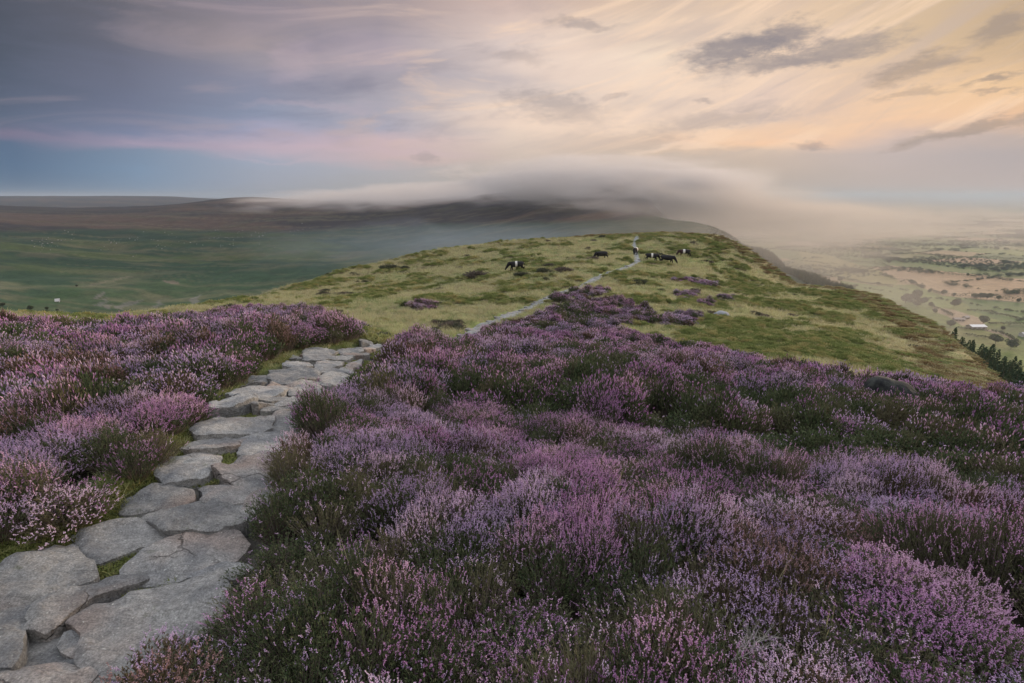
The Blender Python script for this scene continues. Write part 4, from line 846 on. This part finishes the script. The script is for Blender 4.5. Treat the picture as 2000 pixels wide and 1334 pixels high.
HB = [proto_heather(i, 240, .85, mf, M_SPRIG, Rb=.8, H=.42, sl=(.06, .11), sr=.02, nspr=4, clus=2, sprl=.12, sprr=.02) for i, mf in enumerate((M_LILAC, M_PINK))]
for i, (u, v, s, lab) in enumerate([(1376, 556, 1.6, 'dark purple heather clump on the right of the ridge, the widest one'), (1340, 580, 1.0, 'purple heather clump below the widest clump'), (1415, 586, .8, 'small purple heather clump above the pale boulder'),
        (1376, 596, .9, 'purple heather clump left of the pale boulder'), (1345, 546, 1.0, 'faint purple heather clump above the widest clump'), (1115, 584, 1.0, 'low heather clump touching the path bend on its right side'), (1165, 574, 1.1, 'topmost heather clump beside the path'),
        (1238, 618, 1.2, 'domed lilac heather clump in the grass, the brightest one'), (1320, 628, 1.3, 'long lilac heather clump right of the domed one'), (820, 601, .9, 'brownish heather patch in the grass left of the path')]):
    p = on_ground(u, v)
    if p is None: continue
    o = obj('heather_clump', HB[i % 2]); o.location = p-Vector((0, 0, .05)); o.scale = (s*1.3, s, s*.75); o.rotation_euler.z = i*.3; thing(o, lab, 'heather clump', 'heather clumps standing alone in the ridge grass')
# a dead branch and straw tufts in the near heather
def canopy(u, v, hgt): return ray_ground(u, v, hgt, True)
p = canopy(1430, 1290, .34)
A = Acc(); pts = [np.array([0., 0, 0])]
def branch(p0, d, L, r, dep):
    d = d/np.linalg.norm(d); cur = p0
    for k in range(3):
        nd = d+rng.normal(0, .16, 3); nd /= np.linalg.norm(nd); A.add(*bipyr(cur[None]-nd[None]*.01, nd[None], L/3+.03, r*(1-.2*k)), 0); cur = cur+nd*L/3; d = nd
        if dep > 0:
            for q in range(2): branch(cur, d+rng.normal(0, .55, 3), L*.6, r*.55, dep-1)
branch(np.array([0., 0, 0]), np.array([.9, .2, .12]), .14, .0035, 2); branch(np.array([0., 0, 0]), np.array([.5, .4, .3]), .10, .0025, 2)
M_DEAD = leafmat('dead_wood', (.24, .23, .21), (.18, .17, .16), None, trans=0)
o = obj('dead_branch', A.mesh('dead_branch', [M_DEAD])); o.location = p; thing(o, 'bare grey forked branch lying in the dark heather near the bottom edge', 'branch')
SG = proto_tuft(14, .34, .16, M_STRAW, .0028, .8, .4)
for (u, v, lab) in [(1195, 1000, 'tuft of thin yellow grass blades in the heather near the centre'), (1490, 1220, 'straw-coloured grass stalks beside the bare grey branch'), (700, 1170, 'thin grass blades over the dark heather right of the flagstones'), (345, 812, 'dry grass stalks among the heather left of the grassy step')]:
    p = ray_ground(u, v, .1, True); o = obj('grass_stalks', SG); o.location = p-Vector((0, 0, .08)); o.scale = (1, 1, 1.3); o.rotation_euler.z = u; thing(o, lab, 'grass')

# ---------------------------------------------------------------- cattle
def cowmat(name, x0, x1, front):
    m_, h, b, o = mat(name); tc = h.node('ShaderNodeTexCoord'); sp = h.node('ShaderNodeSeparateXYZ'); h.l.new(tc.outputs['Object'], sp.inputs[0])
    f = h.noise(tc.outputs['Object'], 9, 5, .6); x = h.m('ADD', sp.outputs[0], h.m('MULTIPLY', h.m('SUBTRACT', f, .5), .1))
    bk = h.mix(f, (.010, .010, .012), (.022, .020, .02)); bk = h.mix(h.mr(x, .25, .45), bk, front)
    if x1 > x0:
        w_ = h.m('MULTIPLY', h.mr(x, x0-.02, x0+.02), h.mr(x, x1+.02, x1-.02)); bk = h.mix(w_, bk, (.62, .60, .55))
    h.put(b.inputs['Base Color'], bk); b.inputs['Roughness'].default_value = .75; return m_
def cow(u, v, heading, m_, lab, s=1.0, pose=0):
    p = on_ground(u, v)
    V = []; E = []; Rr = []
    def add(co, r, par=None):
        V.append(co); Rr.append(r if isinstance(r, tuple) else (r, r))
        if par is not None: E.append((par, len(V)-1))
        return len(V)-1
    # spine along +x = head end
    r0 = add((-.62, 0, .98), (.29, .31)); r1 = add((-.80, 0, 1.02), (.17, .2), r0); b1 = add((-.25, 0, .88), (.36, .40), r0); b2 = add((.15, 0, .86), (.37, .42), b1); sh = add((.52, 0, .93), (.32, .39), b2)
    n1 = add((.78, 0, .92 if pose == 0 else 1.12), (.22, .28), sh); n2 = add((.98, .02, .66 if pose == 0 else 1.28), (.13, .15), n1)
    h1 = add((1.10, .03, .44 if pose == 0 else 1.32), (.115, .12), n2); h2 = add((1.20, .03, .22 if pose == 0 else 1.20), (.075, .075), h1); h3 = add((1.24, .03, .12 if pose == 0 else 1.14), (.055, .055), h2)
    for sy in (-1, 1): e = add((1.06, .03+sy*.12, .52 if pose == 0 else 1.38), (.03, .045), h1); add((1.04, .03+sy*.24, .50 if pose == 0 else 1.40), (.015, .03), e)
    t1 = add((-.93, 0, .98), (.035, .035), r1); t2 = add((-.98, 0, .7), (.025, .025), t1); add((-.96, 0, .38), (.05, .05), t2)
    for sy in (-1, 1):
        st = .10*sy
        f1 = add((.48, sy*.19, .66), (.12, .10), sh); f2 = add((.50+st, sy*.19, .36), (.07, .07), f1); f3 = add((.50+st, sy*.19, .07), (.055, .055), f2); add((.54+st, sy*.19, -.02), (.06, .05), f3)
        g1 = add((-.60, sy*.20, .68), (.15, .11), r0); g2 = add((-.76-st, sy*.19, .42), (.075, .07), g1); g3 = add((-.70-st, sy*.19, .10), (.055, .055), g2); add((-.66-st, sy*.19, -.02), (.06, .05), g3)
    me = bpy.data.meshes.new('cow'); me.from_pydata(V, E, []); me.update()
    o = bpy.data.objects.new('cow', me); COL.objects.link(o)
    sk = o.modifiers.new('skin', 'SKIN'); sk.use_smooth_shade = True
    for i, sv_ in enumerate(me.skin_vertices[0].data): sv_.radius = Rr[i]; sv_.use_root = (i == 0)
    o.modifiers.new('sub', 'SUBSURF').levels = 2
    bpy.context.view_layer.update(); dg = bpy.context.evaluated_depsgraph_get(); me2 = bpy.data.meshes.new_from_object(o.evaluated_get(dg)); o.modifiers.clear(); o.data = me2
    me2.materials.clear(); me2.materials.append(m_)
    o.location = p+Vector((0, 0, -.02)); o.rotation_euler.z = R(heading); o.scale = (s*1.16, s*1.22, s*1.04); thing(o, lab, 'cow', 'belted and black cattle grazing on the ridge'); return o
BK = (.012, .011, .012)
cm1 = cowmat('cow_coat_belted', -.12, .12, BK); cm2 = cowmat('cow_coat_black', 1, 0, BK); cm3 = cowmat('cow_coat_brown_front', -.05, .28, (.045, .022, .02)); cm4 = cowmat('cow_coat_wide_belt', -.1, .35, BK)
cow(1008, 529, 184, cm1, 'black cow with a white belt grazing furthest left, head down to the left', .98)
cow(1174, 507, 200, cm2, 'all-black cow grazing behind a dark bush just left of the path', .98)
cow(1241, 497, 248, cm4, 'white-belted cow walking on the path towards the viewer', .95)
cow(1273, 510, -14, cm1, 'black cow with a white belt right of the path, nearest to it', .92)
cow(1303, 515, -22, cm2, 'all-black cow grazing with its head down to the right', 1.0)
cow(1336, 501, 176, cm3, 'white-belted cow with a brown-black front end, furthest right', .95)

# ---------------------------------------------------------------- conifers, trees, hedges, farm
CONP = [proto_conifer(10, 2.0+.3*i, 380) for i in range(4)]
def put_tree(name, protos, x, y, z, s, rz, label, cat, group, sz=None):
    e = bpy.data.objects.new(name, None); COL.objects.link(e); e.location = (x, y, z); e.scale = (s, s, sz or s); e.rotation_euler.z = rz
    obj('trunk', protos[0], e); obj('crown', protos[1], e); thing(e, label, cat, group); return e
TOPS = [(1816, 634), (1832, 641), (1843, 644), (1856, 649), (1867, 646), (1876, 658), (1886, 656), (1895, 658), (1904, 665), (1915, 669), (1926, 670), (1935, 674), (1944, 674), (1951, 677), (1965, 686), (1974, 691), (1983, 693), (1995, 702), (2010, 708), (2030, 716), (2050, 724)]
for i, (u, v) in enumerate(TOPS):
    for row in range(4):
        uu_ = u+random.uniform(-5, 5)-row*3; rr = np.interp(u, [1816, 2050], [265, 150])-row*16+random.uniform(-5, 5); vt = v+row*11+random.uniform(-2, 4)
        d = pdir(uu_, vt); hxy = math.hypot(d[0], d[1]); x, y, zt = d[0]/hxy*rr, d[1]/hxy*rr, CZ+d[2]/hxy*rr
        zg = float(height(x, y)); hgt = min(21, max(6.5, (zt-zg)*random.uniform(.85, 1.08)))
        put_tree('conifer', CONP[(i+row) % 4], x, y, zg-.3, hgt/10*random.uniform(.75, 1.15), random.uniform(0, 6), 'dark green conifer in the plantation below the right-hand edge of the ridge', 'conifer', 'conifers on the slope below the ridge', hgt/10)
TRP = [proto_tree(12, 5.0+.6*i, 1300) for i in range(3)]
def on_plain(u, v): return ray_ground(u, v, 0, True, 9000, 330)
for i, (u, v, px_h, lab) in enumerate([(1786, 590, 26, 'tallest round tree in the mist just beyond the right rim of the ridge'), (1768, 594, 22, 'misty tree left of the tallest round tree'), (1800, 596, 16, 'misty tree right of the tallest round tree'), (1863, 601, 18, 'tree between the long dark hedge and the farmyard'), (1919, 634, 19, 'round tree right behind the white-roofed barn'),
        (1855, 640, 16, 'rounded tree left of the farmyard'), (1958, 646, 10, 'small pale tree right of the white-roofed barn'), (1974, 682, 20, 'misty round tree above the conifers near the right edge'), (1944, 672, 20, 'misty tree rising behind the conifer tops'), (1818, 600, 11, 'small tree on the misty field left of the farm'), (1826, 612, 10, 'small tree at the foot of the misty field'),
        (1780, 556, 10, 'tree at the left end of the long dark hedge'), (1800, 565, 9, 'second tree along the long dark hedge'), (1815, 572, 8, 'third tree along the long dark hedge'), (1842, 577, 11, 'broad tree in the long dark hedge below the tan field'), (1862, 580, 9, 'tree in the long dark hedge above the farm'),
        (1915, 584, 13, 'wide tree in the long dark hedge, its left giant'), (1928, 585, 13, 'wide tree in the long dark hedge, its right giant'), (1949, 586, 10, 'tree in the long dark hedge towards the right edge'), (1988, 591, 9, 'last tree of the long dark hedge at the right edge'), (1714, 558, 8, 'tree in the hedge between the pale green fields'), (1640, 551, 12, 'tree above the orange rim of the ridge'), (1735, 515, 9, 'tree in the hedge behind the tan field'), (1765, 528, 8, 'tree at the corner of the tan field'), (1890, 540, 7, 'tree on the far side of the tan field'), (1950, 532, 7, 'tree in the distant hedge near the right edge'), (1700, 505, 7, 'distant tree above the pale green field'), (1790, 600, 14, 'low tree in the mist below the tallest tree')]):
    p = on_plain(u, v)
    if p is None: continue
    dist = math.hypot(p.x, p.y); s = px_h*(p.y*CP-(p.z-CZ)*SP)/1000/11.0
    put_tree('tree', TRP[i % 3], p.x, p.y, p.z-.4, s, i*1.7, lab, 'tree', 'single trees on the farmland below')
def hedge(pts, hm_, lab, seed, w=3.0):
    P3 = [on_plain(u, v) for u, v in pts]; P3 = [p for p in P3 if p is not None and p.length > 300]
    if len(P3) < 2: return
    q = np.array([(p.x, p.y) for p in P3]); sg = np.r_[0, np.cumsum(np.linalg.norm(np.diff(q, axis=0), axis=1))]; n = int(min(6000, sg[-1]*5))
    t = rng.uniform(0, sg[-1], n); x = np.interp(t, sg, q[:, 0]); y = np.interp(t, sg, q[:, 1])
    hl = 1.35*hm_*(.55+.9*fbm(t/14+seed, t*0, 3, int(seed))**1.5*1.6); gap = fbm(t/22+seed*3, t*0, 2, 17) < .26
    x, y, hl = x[~gap], y[~gap], hl[~gap]; m_ = len(x); x0, y0 = float(q[0, 0]), float(q[0, 1]); z0 = float(height(x0, y0))
    off = rng.normal(0, w*.5, (m_, 2)); zz = height(x, y)-z0+hl*rng.uniform(0, 1, m_)**.6
    A = Acc(); A.add(*bipyr(np.stack([x-x0+off[:, 0], y-y0+off[:, 1], zz], 1), rng.normal(0, 1, (m_, 3))+np.array([0, 0, .6]), rng.uniform(.8, 1.6, m_)*1.5, .55), 0)
    o = obj('hedgerow', A.mesh('hedgerow', [M_TREE])); o.location = (x0, y0, z0); thing(o, lab, 'hedge', 'hedgerows on the farmland below')
HEDGES = [([(1757, 551), (1780, 554), (1799, 563), (1816, 570), (1842, 577), (1869, 580), (1886, 582), (1930, 584), (1956, 587), (2000, 590), (2060, 593)], 6.5, 'long dark hedge with trees below the tan field'),
 ([(1630, 505), (1675, 513), (1724, 520), (1756, 529), (1805, 533), (1870, 539), (1935, 544), (1977, 551)], 7, 'thick tree-lined hedge along the far side of the tan field'), ([(1545, 468), (1594, 477), (1642, 487), (1691, 497), (1730, 503)], 9, 'dark hedge running from the mist to the pale fields'),
 ([(1717, 536), (1746, 547)], 5, 'short hedge at the left corner of the tan field'), ([(1646, 546), (1675, 552), (1714, 557), (1743, 562)], 5, 'hedge between the two pale green fields'), ([(1757, 566), (1775, 570)], 4, 'short hedge left of the long dark hedge'),
 ([(1727, 497), (1789, 497), (1870, 503), (2000, 508)], 6, 'hedge of the second far row of fields'), ([(1727, 478), (1790, 476), (1837, 478), (1920, 481), (2000, 487)], 14, 'dark wooded strip across the distant plain'), ([(1790, 510), (1840, 518)], 6, 'short hedge above the right of the tan field'), ([(1902, 529), (1977, 536)], 5, 'hedge near the right edge beyond the tan field'),
 ([(1930, 613), (1956, 616), (1982, 621), (2000, 625)], 2.5, 'low hedge across the green field at right'), ([(1888, 606), (1947, 611)], 2, 'thin hedge line above the farmyard'), ([(1930, 632), (2000, 635), (2040, 636)], 2.5, 'thin hedge line right of the round barn tree'), ([(1870, 641), (1925, 647), (1955, 650), (1975, 660), (1992, 672)], 2, 'hedge beside the farm track'),
 ([(1885, 655), (1930, 661)], 1.8, 'low hedge in the field below the barn'), ([(1812, 596), (1845, 610), (1860, 618)], 3.5, 'ragged hedge on the misty side of the farmyard'), ([(1640, 455), (1760, 462), (1880, 460), (2000, 468)], 12, 'furthest dark hedge line in the haze'), ([(1600, 462), (1680, 470), (1740, 474)], 9, 'hazy hedge left of the wooded strip'),
 ([(1600, 520), (1640, 528), (1690, 532)], 4, 'misty hedge on the pale field beside the ridge'), ([(1740, 488), (1790, 489), (1830, 492)], 8, 'short wood edge below the dark wooded strip')]
for i, (pts, hm_, lab) in enumerate(HEDGES): hedge(pts, hm_, lab, i*2.7)
# far hedges and copses: too many to count
x = rng.uniform(-200, 9000, 1500000); y = rng.uniform(600, 9000, 1500000); r = np.hypot(x, y); az = np.arctan2(x, y)
m_ = (r > 1300) & (r < 8500) & (az > R(12)) & (az < R(56)); x, y, r = x[m_], y[m_], r[m_]
wx = x+(fbm(x/900, y/900, 2, 81)-.5)*300; wy = y+(fbm(x/900, y/900, 2, 82)-.5)*300
fa = (wx*ca+wy*sa)/260; fb = (-wx*sa+wy*ca)/170; fb = fb+.5*_h(np.floor(fa).astype(np.int64), 0*fa.astype(np.int64), 5)
hb = np.minimum(np.abs(fa-np.round(fa))*260, np.abs(fb-np.round(fb))*170)
cps = fbm(x/420, y/420, 3, 141) > .66
m_ = (hb < 4.5) & (fbm(x/120, y/120, 2, 142) > .38) & (rng.uniform(0, 1, x.shape) < np.clip(2200/r, .2, .8)) | (cps & (rng.uniform(0, 1, x.shape) < .25))
x, y, r = x[m_], y[m_], r[m_]; z = height(x, y); m_ = z < -185; x, y, z = x[m_], y[m_], z[m_]; n = len(x); print('far hedges', n)
hs_ = rng.uniform(.5, 1.2, n)*np.where(fbm(x/120, y/120, 2, 143) > .55, 1.3, .7)
BL = [proto_tree(9, 6, 260, lobes=4)[1] for _ in range(3)]
scatter('distant_hedges', np.stack([x, y, z-1.5], 1), np.stack([0*x, 0*x, rng.uniform(0, 6, n)], 1), np.stack([hs_*1.3, hs_*1.3, hs_], 1), (rng.uniform(0, 1, n)*3).astype(int), BL, 'countless hedges and copses fading into the haze over the plain', 'hedges')
# conifer wood on the far spur
m = 120000; az = rng.uniform(R(14), R(37), m); r = rng.uniform(380, 1000, m); x = r*np.sin(az); y = r*np.cos(az); z = height(x, y)
u, v = project(x, y, z); cr_r = np.interp(u, [1300, 1380, 1440, 1530, 1620, 1710, 1760], [1150, 880, 800, 690, 590, 500, 450])
m_ = (r > cr_r-150) & (r < cr_r+70) & (u > 1372+14*fbm(r/30, r*0, 2, 3)) & (u < 1790) & (rng.uniform(0, 1, m) < .30); x, y, z = x[m_], y[m_], z[m_]; n = len(x); print('spur', n)
sc = rng.uniform(.35, .70, n)*(.3+.7*sst(u[m_], 1372, 1460))
scatter('spur_woodland', np.stack([x, y, z-.5], 1), np.stack([0*x, 0*x, rng.uniform(0, 6, n)], 1), np.stack([sc*1.1, sc*1.1, sc], 1), (rng.uniform(0, 1, n)*4).astype(int), [proto_conifer(10, 2.3, 120)[1] for _ in range(4)], 'misty conifer wood lining the crest of the far spur', 'woodland')
# scree below the rim of the far hill
m = 400; uu_ = rng.uniform(60, 620, m); vv_ = rng.normal(470, 14, m); rr = np.interp(vv_, [440, 455, 500, 545], [1500, 1400, 1130, 940]); keep = fbm(uu_/45, vv_/18, 3, 151) > .52
uu_, vv_, rr = uu_[keep], vv_[keep], rr[keep]; az = np.array([azel(a, b_)[0] for a, b_ in zip(uu_, vv_)]); x = rr*np.sin(az); y = rr*np.cos(az); n = len(x); ss = rng.uniform(.3, 1.0, n)**1.5*1.3
scatter('scree', np.stack([x, y, height(x, y)], 1), rng.uniform(0, 6, (n, 3)), np.stack([ss*1.4, ss, ss*.8], 1), (rng.uniform(0, 1, n)*2).astype(int), [proto_boulder(i, 1, 1, 1, 1, .3, M_STONE) for i in range(2)], 'pale rocks scattered below the rim of the dark hillside', 'scree')
# trees and small farm in the left valley
for i, (u, v, ph, lab) in enumerate([(60, 607, 12, 'dark tree on the valley floor at far left, the biggest one'), (92, 606, 8, 'dark tree just right of the biggest valley tree'), (5, 600, 10, 'dark tree at the left edge of the valley floor'), (150, 560, 5, 'small tree by the green valley field'), (112, 608, 6, 'low dark tree, rightmost of the valley floor group')]):
    p = on_plain(u, v)
    if p is None or p.length < 250: continue
    s = ph*(p.y*CP-(p.z-CZ)*SP)/1000/11.0; put_tree('tree', TRP[i % 3], p.x, p.y, p.z-.3, s, i*2.1, lab, 'tree', 'trees on the valley floor')
def building(name, u, v, L, Wd, H, rz, rc, wc, lab, roofh=2.0):
    p = on_plain(u, v)
    if p is None: return
    e = bpy.data.objects.new(name, None); COL.objects.link(e); e.location = p; e.rotation_euler.z = R(rz); thing(e, lab, 'farm building')
    mw_, h_, b_, _ = mat(name+'_wall'); tcw = h_.node('ShaderNodeTexCoord'); h_.put(b_.inputs['Base Color'], h_.mix(h_.noise(tcw.outputs['Object'], 1.5, 4), wc, tuple(q*.7 for q in wc)))
    mr_, h_, b_, _ = mat(name+'_roof'); tcw = h_.node('ShaderNodeTexCoord'); h_.put(b_.inputs['Base Color'], h_.mix(h_.noise(tcw.outputs['Object'], .4, 4), rc, tuple(q*.85 for q in rc))); b_.inputs['Roughness'].default_value = .5
    V = [(-L/2, -Wd/2, -1), (L/2, -Wd/2, -1), (L/2, Wd/2, -1), (-L/2, Wd/2, -1), (-L/2, -Wd/2, H), (L/2, -Wd/2, H), (L/2, Wd/2, H), (-L/2, Wd/2, H), (-L/2, 0, H+roofh), (L/2, 0, H+roofh)]
    me = bpy.data.meshes.new('wall'); me.from_pydata(V, [], [(0, 1, 5, 4), (2, 3, 7, 6), (1, 2, 6, 9, 5), (3, 0, 4, 8, 7)]); me.materials.append(mw_); obj('wall', me, e)
    o_, t_ = .6, .18; k_ = roofh/(Wd/2); V = []
    for sx in (-1, 1):
        for (yy, zz) in ((-Wd/2-o_, H-o_*k_), (0, H+roofh), (Wd/2+o_, H-o_*k_)): V += [(sx*(L/2+o_), yy, zz+.02), (sx*(L/2+o_), yy, zz+t_)]
    F = [(1, 7, 9, 3), (3, 9, 11, 5), (0, 2, 8, 6), (2, 4, 10, 8), (0, 6, 7, 1), (4, 5, 11, 10), (0, 1, 3, 2), (2, 3, 5, 4), (6, 8, 9, 7), (8, 10, 11, 9)]
    me = bpy.data.meshes.new('roof'); me.from_pydata(V, [], F); me.materials.append(mr_); obj('roof', me, e)
    for kx in (-.3, 0, .3):
        me = bpy.data.meshes.new('door'); xx = kx*L; w_ = min(2.0, L*.08); yy = -Wd/2-.05
        me.from_pydata([(xx-w_, yy, 0), (xx+w_, yy, 0), (xx+w_, yy, H*.75), (xx-w_, yy, H*.75), (xx-w_, yy+.04, 0), (xx+w_, yy+.04, 0), (xx+w_, yy+.04, H*.75), (xx-w_, yy+.04, H*.75)], [], [(0, 1, 2, 3), (4, 7, 6, 5), (0, 4, 5, 1), (1, 5, 6, 2), (2, 6, 7, 3), (3, 7, 4, 0)])
        me.materials.append(M_BARK); obj('door', me, e)
building('barn', 1906, 641, 26, 13, 4.0, 2, (.85, .83, .78), (.30, .26, .22), 'long farm barn with a white roof below the round tree', 2.6)
building('shed', 1872, 626, 16, 9, 3.2, -15, (.34, .27, .22), (.36, .30, .24), 'small brown-roofed shed in the farmyard left of the barn')
building('shed', 1886, 622, 11, 7, 3.0, 20, (.30, .26, .24), (.38, .32, .26), 'small grey-brown shed behind the brown-roofed one')
building('farmhouse', 1999, 657, 10, 8, 5, 0, (.5, .48, .46), (.6, .58, .55), 'pale farmhouse cut by the right picture edge')
building('cottage', 113, 590, 3.2, 2.6, 1.8, 30, (.6, .58, .55), (.7, .68, .64), 'tiny white hut on the green valley field at left')

# ---------------------------------------------------------------- haze and fog
bm = bmesh.new(); bmesh.ops.create_cube(bm, size=1); me = bpy.data.meshes.new('haze'); bm.to_mesh(me); bm.free()
hz = obj('haze', me, kind='stuff'); hz.scale = (64000, 64000, 420); hz.location = (0, 0, -320+210)
def volmat(name, dens, color, aniso, fog=None):
    m_ = bpy.data.materials.new(name); m_.use_nodes = True; h = NT(m_.node_tree); h.n.clear(); o = h.node('ShaderNodeOutputMaterial'); pv = h.node('ShaderNodeVolumePrincipled')
    pv.inputs['Color'].default_value = tuple(color)+(1,); pv.inputs['Anisotropy'].default_value = aniso; pv.inputs['Density'].default_value = dens
    if fog:
        tc = h.node('ShaderNodeTexCoord'); L_ = h.vm('LENGTH', tc.outputs['Object']); fall = h.mr(L_, 1.0, .1)
        geo = h.node('ShaderNodeNewGeometry'); n = h.noise(h.vm('MULTIPLY', geo.outputs['Position'], fog), 1.0, 6, .62, 1.2); h.put(pv.inputs['Density'], h.m('MULTIPLY', h.m('MULTIPLY', h.mr(h.m('ADD', h.m('SUBTRACT', 1.0, L_), h.m('MULTIPLY', h.m('SUBTRACT', n, .5), 2.0)), .08, .95), h.mr(L_, 1.0, .75)), dens)); m_.cycles.volume_step_rate = .4
    h.l.new(pv.outputs[0], o.inputs['Volume']); return m_
hz.data.materials.append(volmat('haze_air', .00007, (.50, .60, .70), .2))
def fogblob(name, u, v, r, rad, dens, rz, lab, sc=(.004, .004, .012), tilt=0, col=(.90, .85, .81)):
    az = azel(u, v)[0]; z = fz(u, v, r); bm = bmesh.new(); bmesh.ops.create_icosphere(bm, subdivisions=3, radius=1); me = bpy.data.meshes.new(name); bm.to_mesh(me); bm.free()
    o = obj(name, me, kind='stuff', label=lab, category='mist'); o.location = (r*math.sin(az), r*math.cos(az), z); o.scale = rad; o.rotation_euler = (0, R(tilt), R(rz)-az); me.materials.append(volmat(name, dens, col, .15, sc)); return o
WARM = (.80, .72, .64)
fogblob('fog_bank', 1150, 362, 1420, (520, 480, 85), .015, 0, 'thick fog bank rolling over the top of the far hill', sc=(.0035, .0035, .018))
fogblob('fog_bank', 800, 385, 1750, (640, 480, 52), .009, 0, 'thin fog tongue trailing left from the hilltop', tilt=-2, sc=(.004, .004, .02))
fogblob('fog_bank', 1370, 412, 1250, (520, 480, 85), .013, 0, 'pale fog spilling down the right flank of the hill', tilt=6, sc=(.0035, .0035, .015), col=WARM)
fogblob('fog_bank', 1265, 378, 1180, (300, 240, 62), .016, 0, 'soft fog hiding the right shoulder of the far hill', sc=(.005, .005, .02), col=(.86, .80, .75))
fogblob('fog_bank', 1600, 425, 2300, (1300, 900, 90), .002, 0, 'pale fog spreading over the plain beyond the hill', tilt=3, col=WARM)
fogblob('mist', 1520, 505, 560, (230, 300, 46), .0026, 0, 'thin mist in the hollow between the ridge and the wooded spur', tilt=12, col=WARM)
fogblob('mist', 950, 475, 700, (420, 260, 40), .0018, 0, 'thin bluish mist in the valley behind the ridge', col=(.62, .72, .84))
fogblob('mist', 1850, 425, 5200, (4600, 3400, 150), .00028, 0, 'pale mist lying over the distant plain', sc=(.0008, .0008, .006), col=(.62, .55, .50))
fogblob('mist', 1800, 395, 15000, (9500, 7500, 300), .00018, 0, 'haze bank on the horizon of the plain', sc=(.0003, .0003, .004), col=(.62, .55, .50))
fogblob('mist', 1800, 590, 780, (150, 160, 36), .0018, 0, 'mist drifting round the trees left of the farm', col=WARM)
print('done')
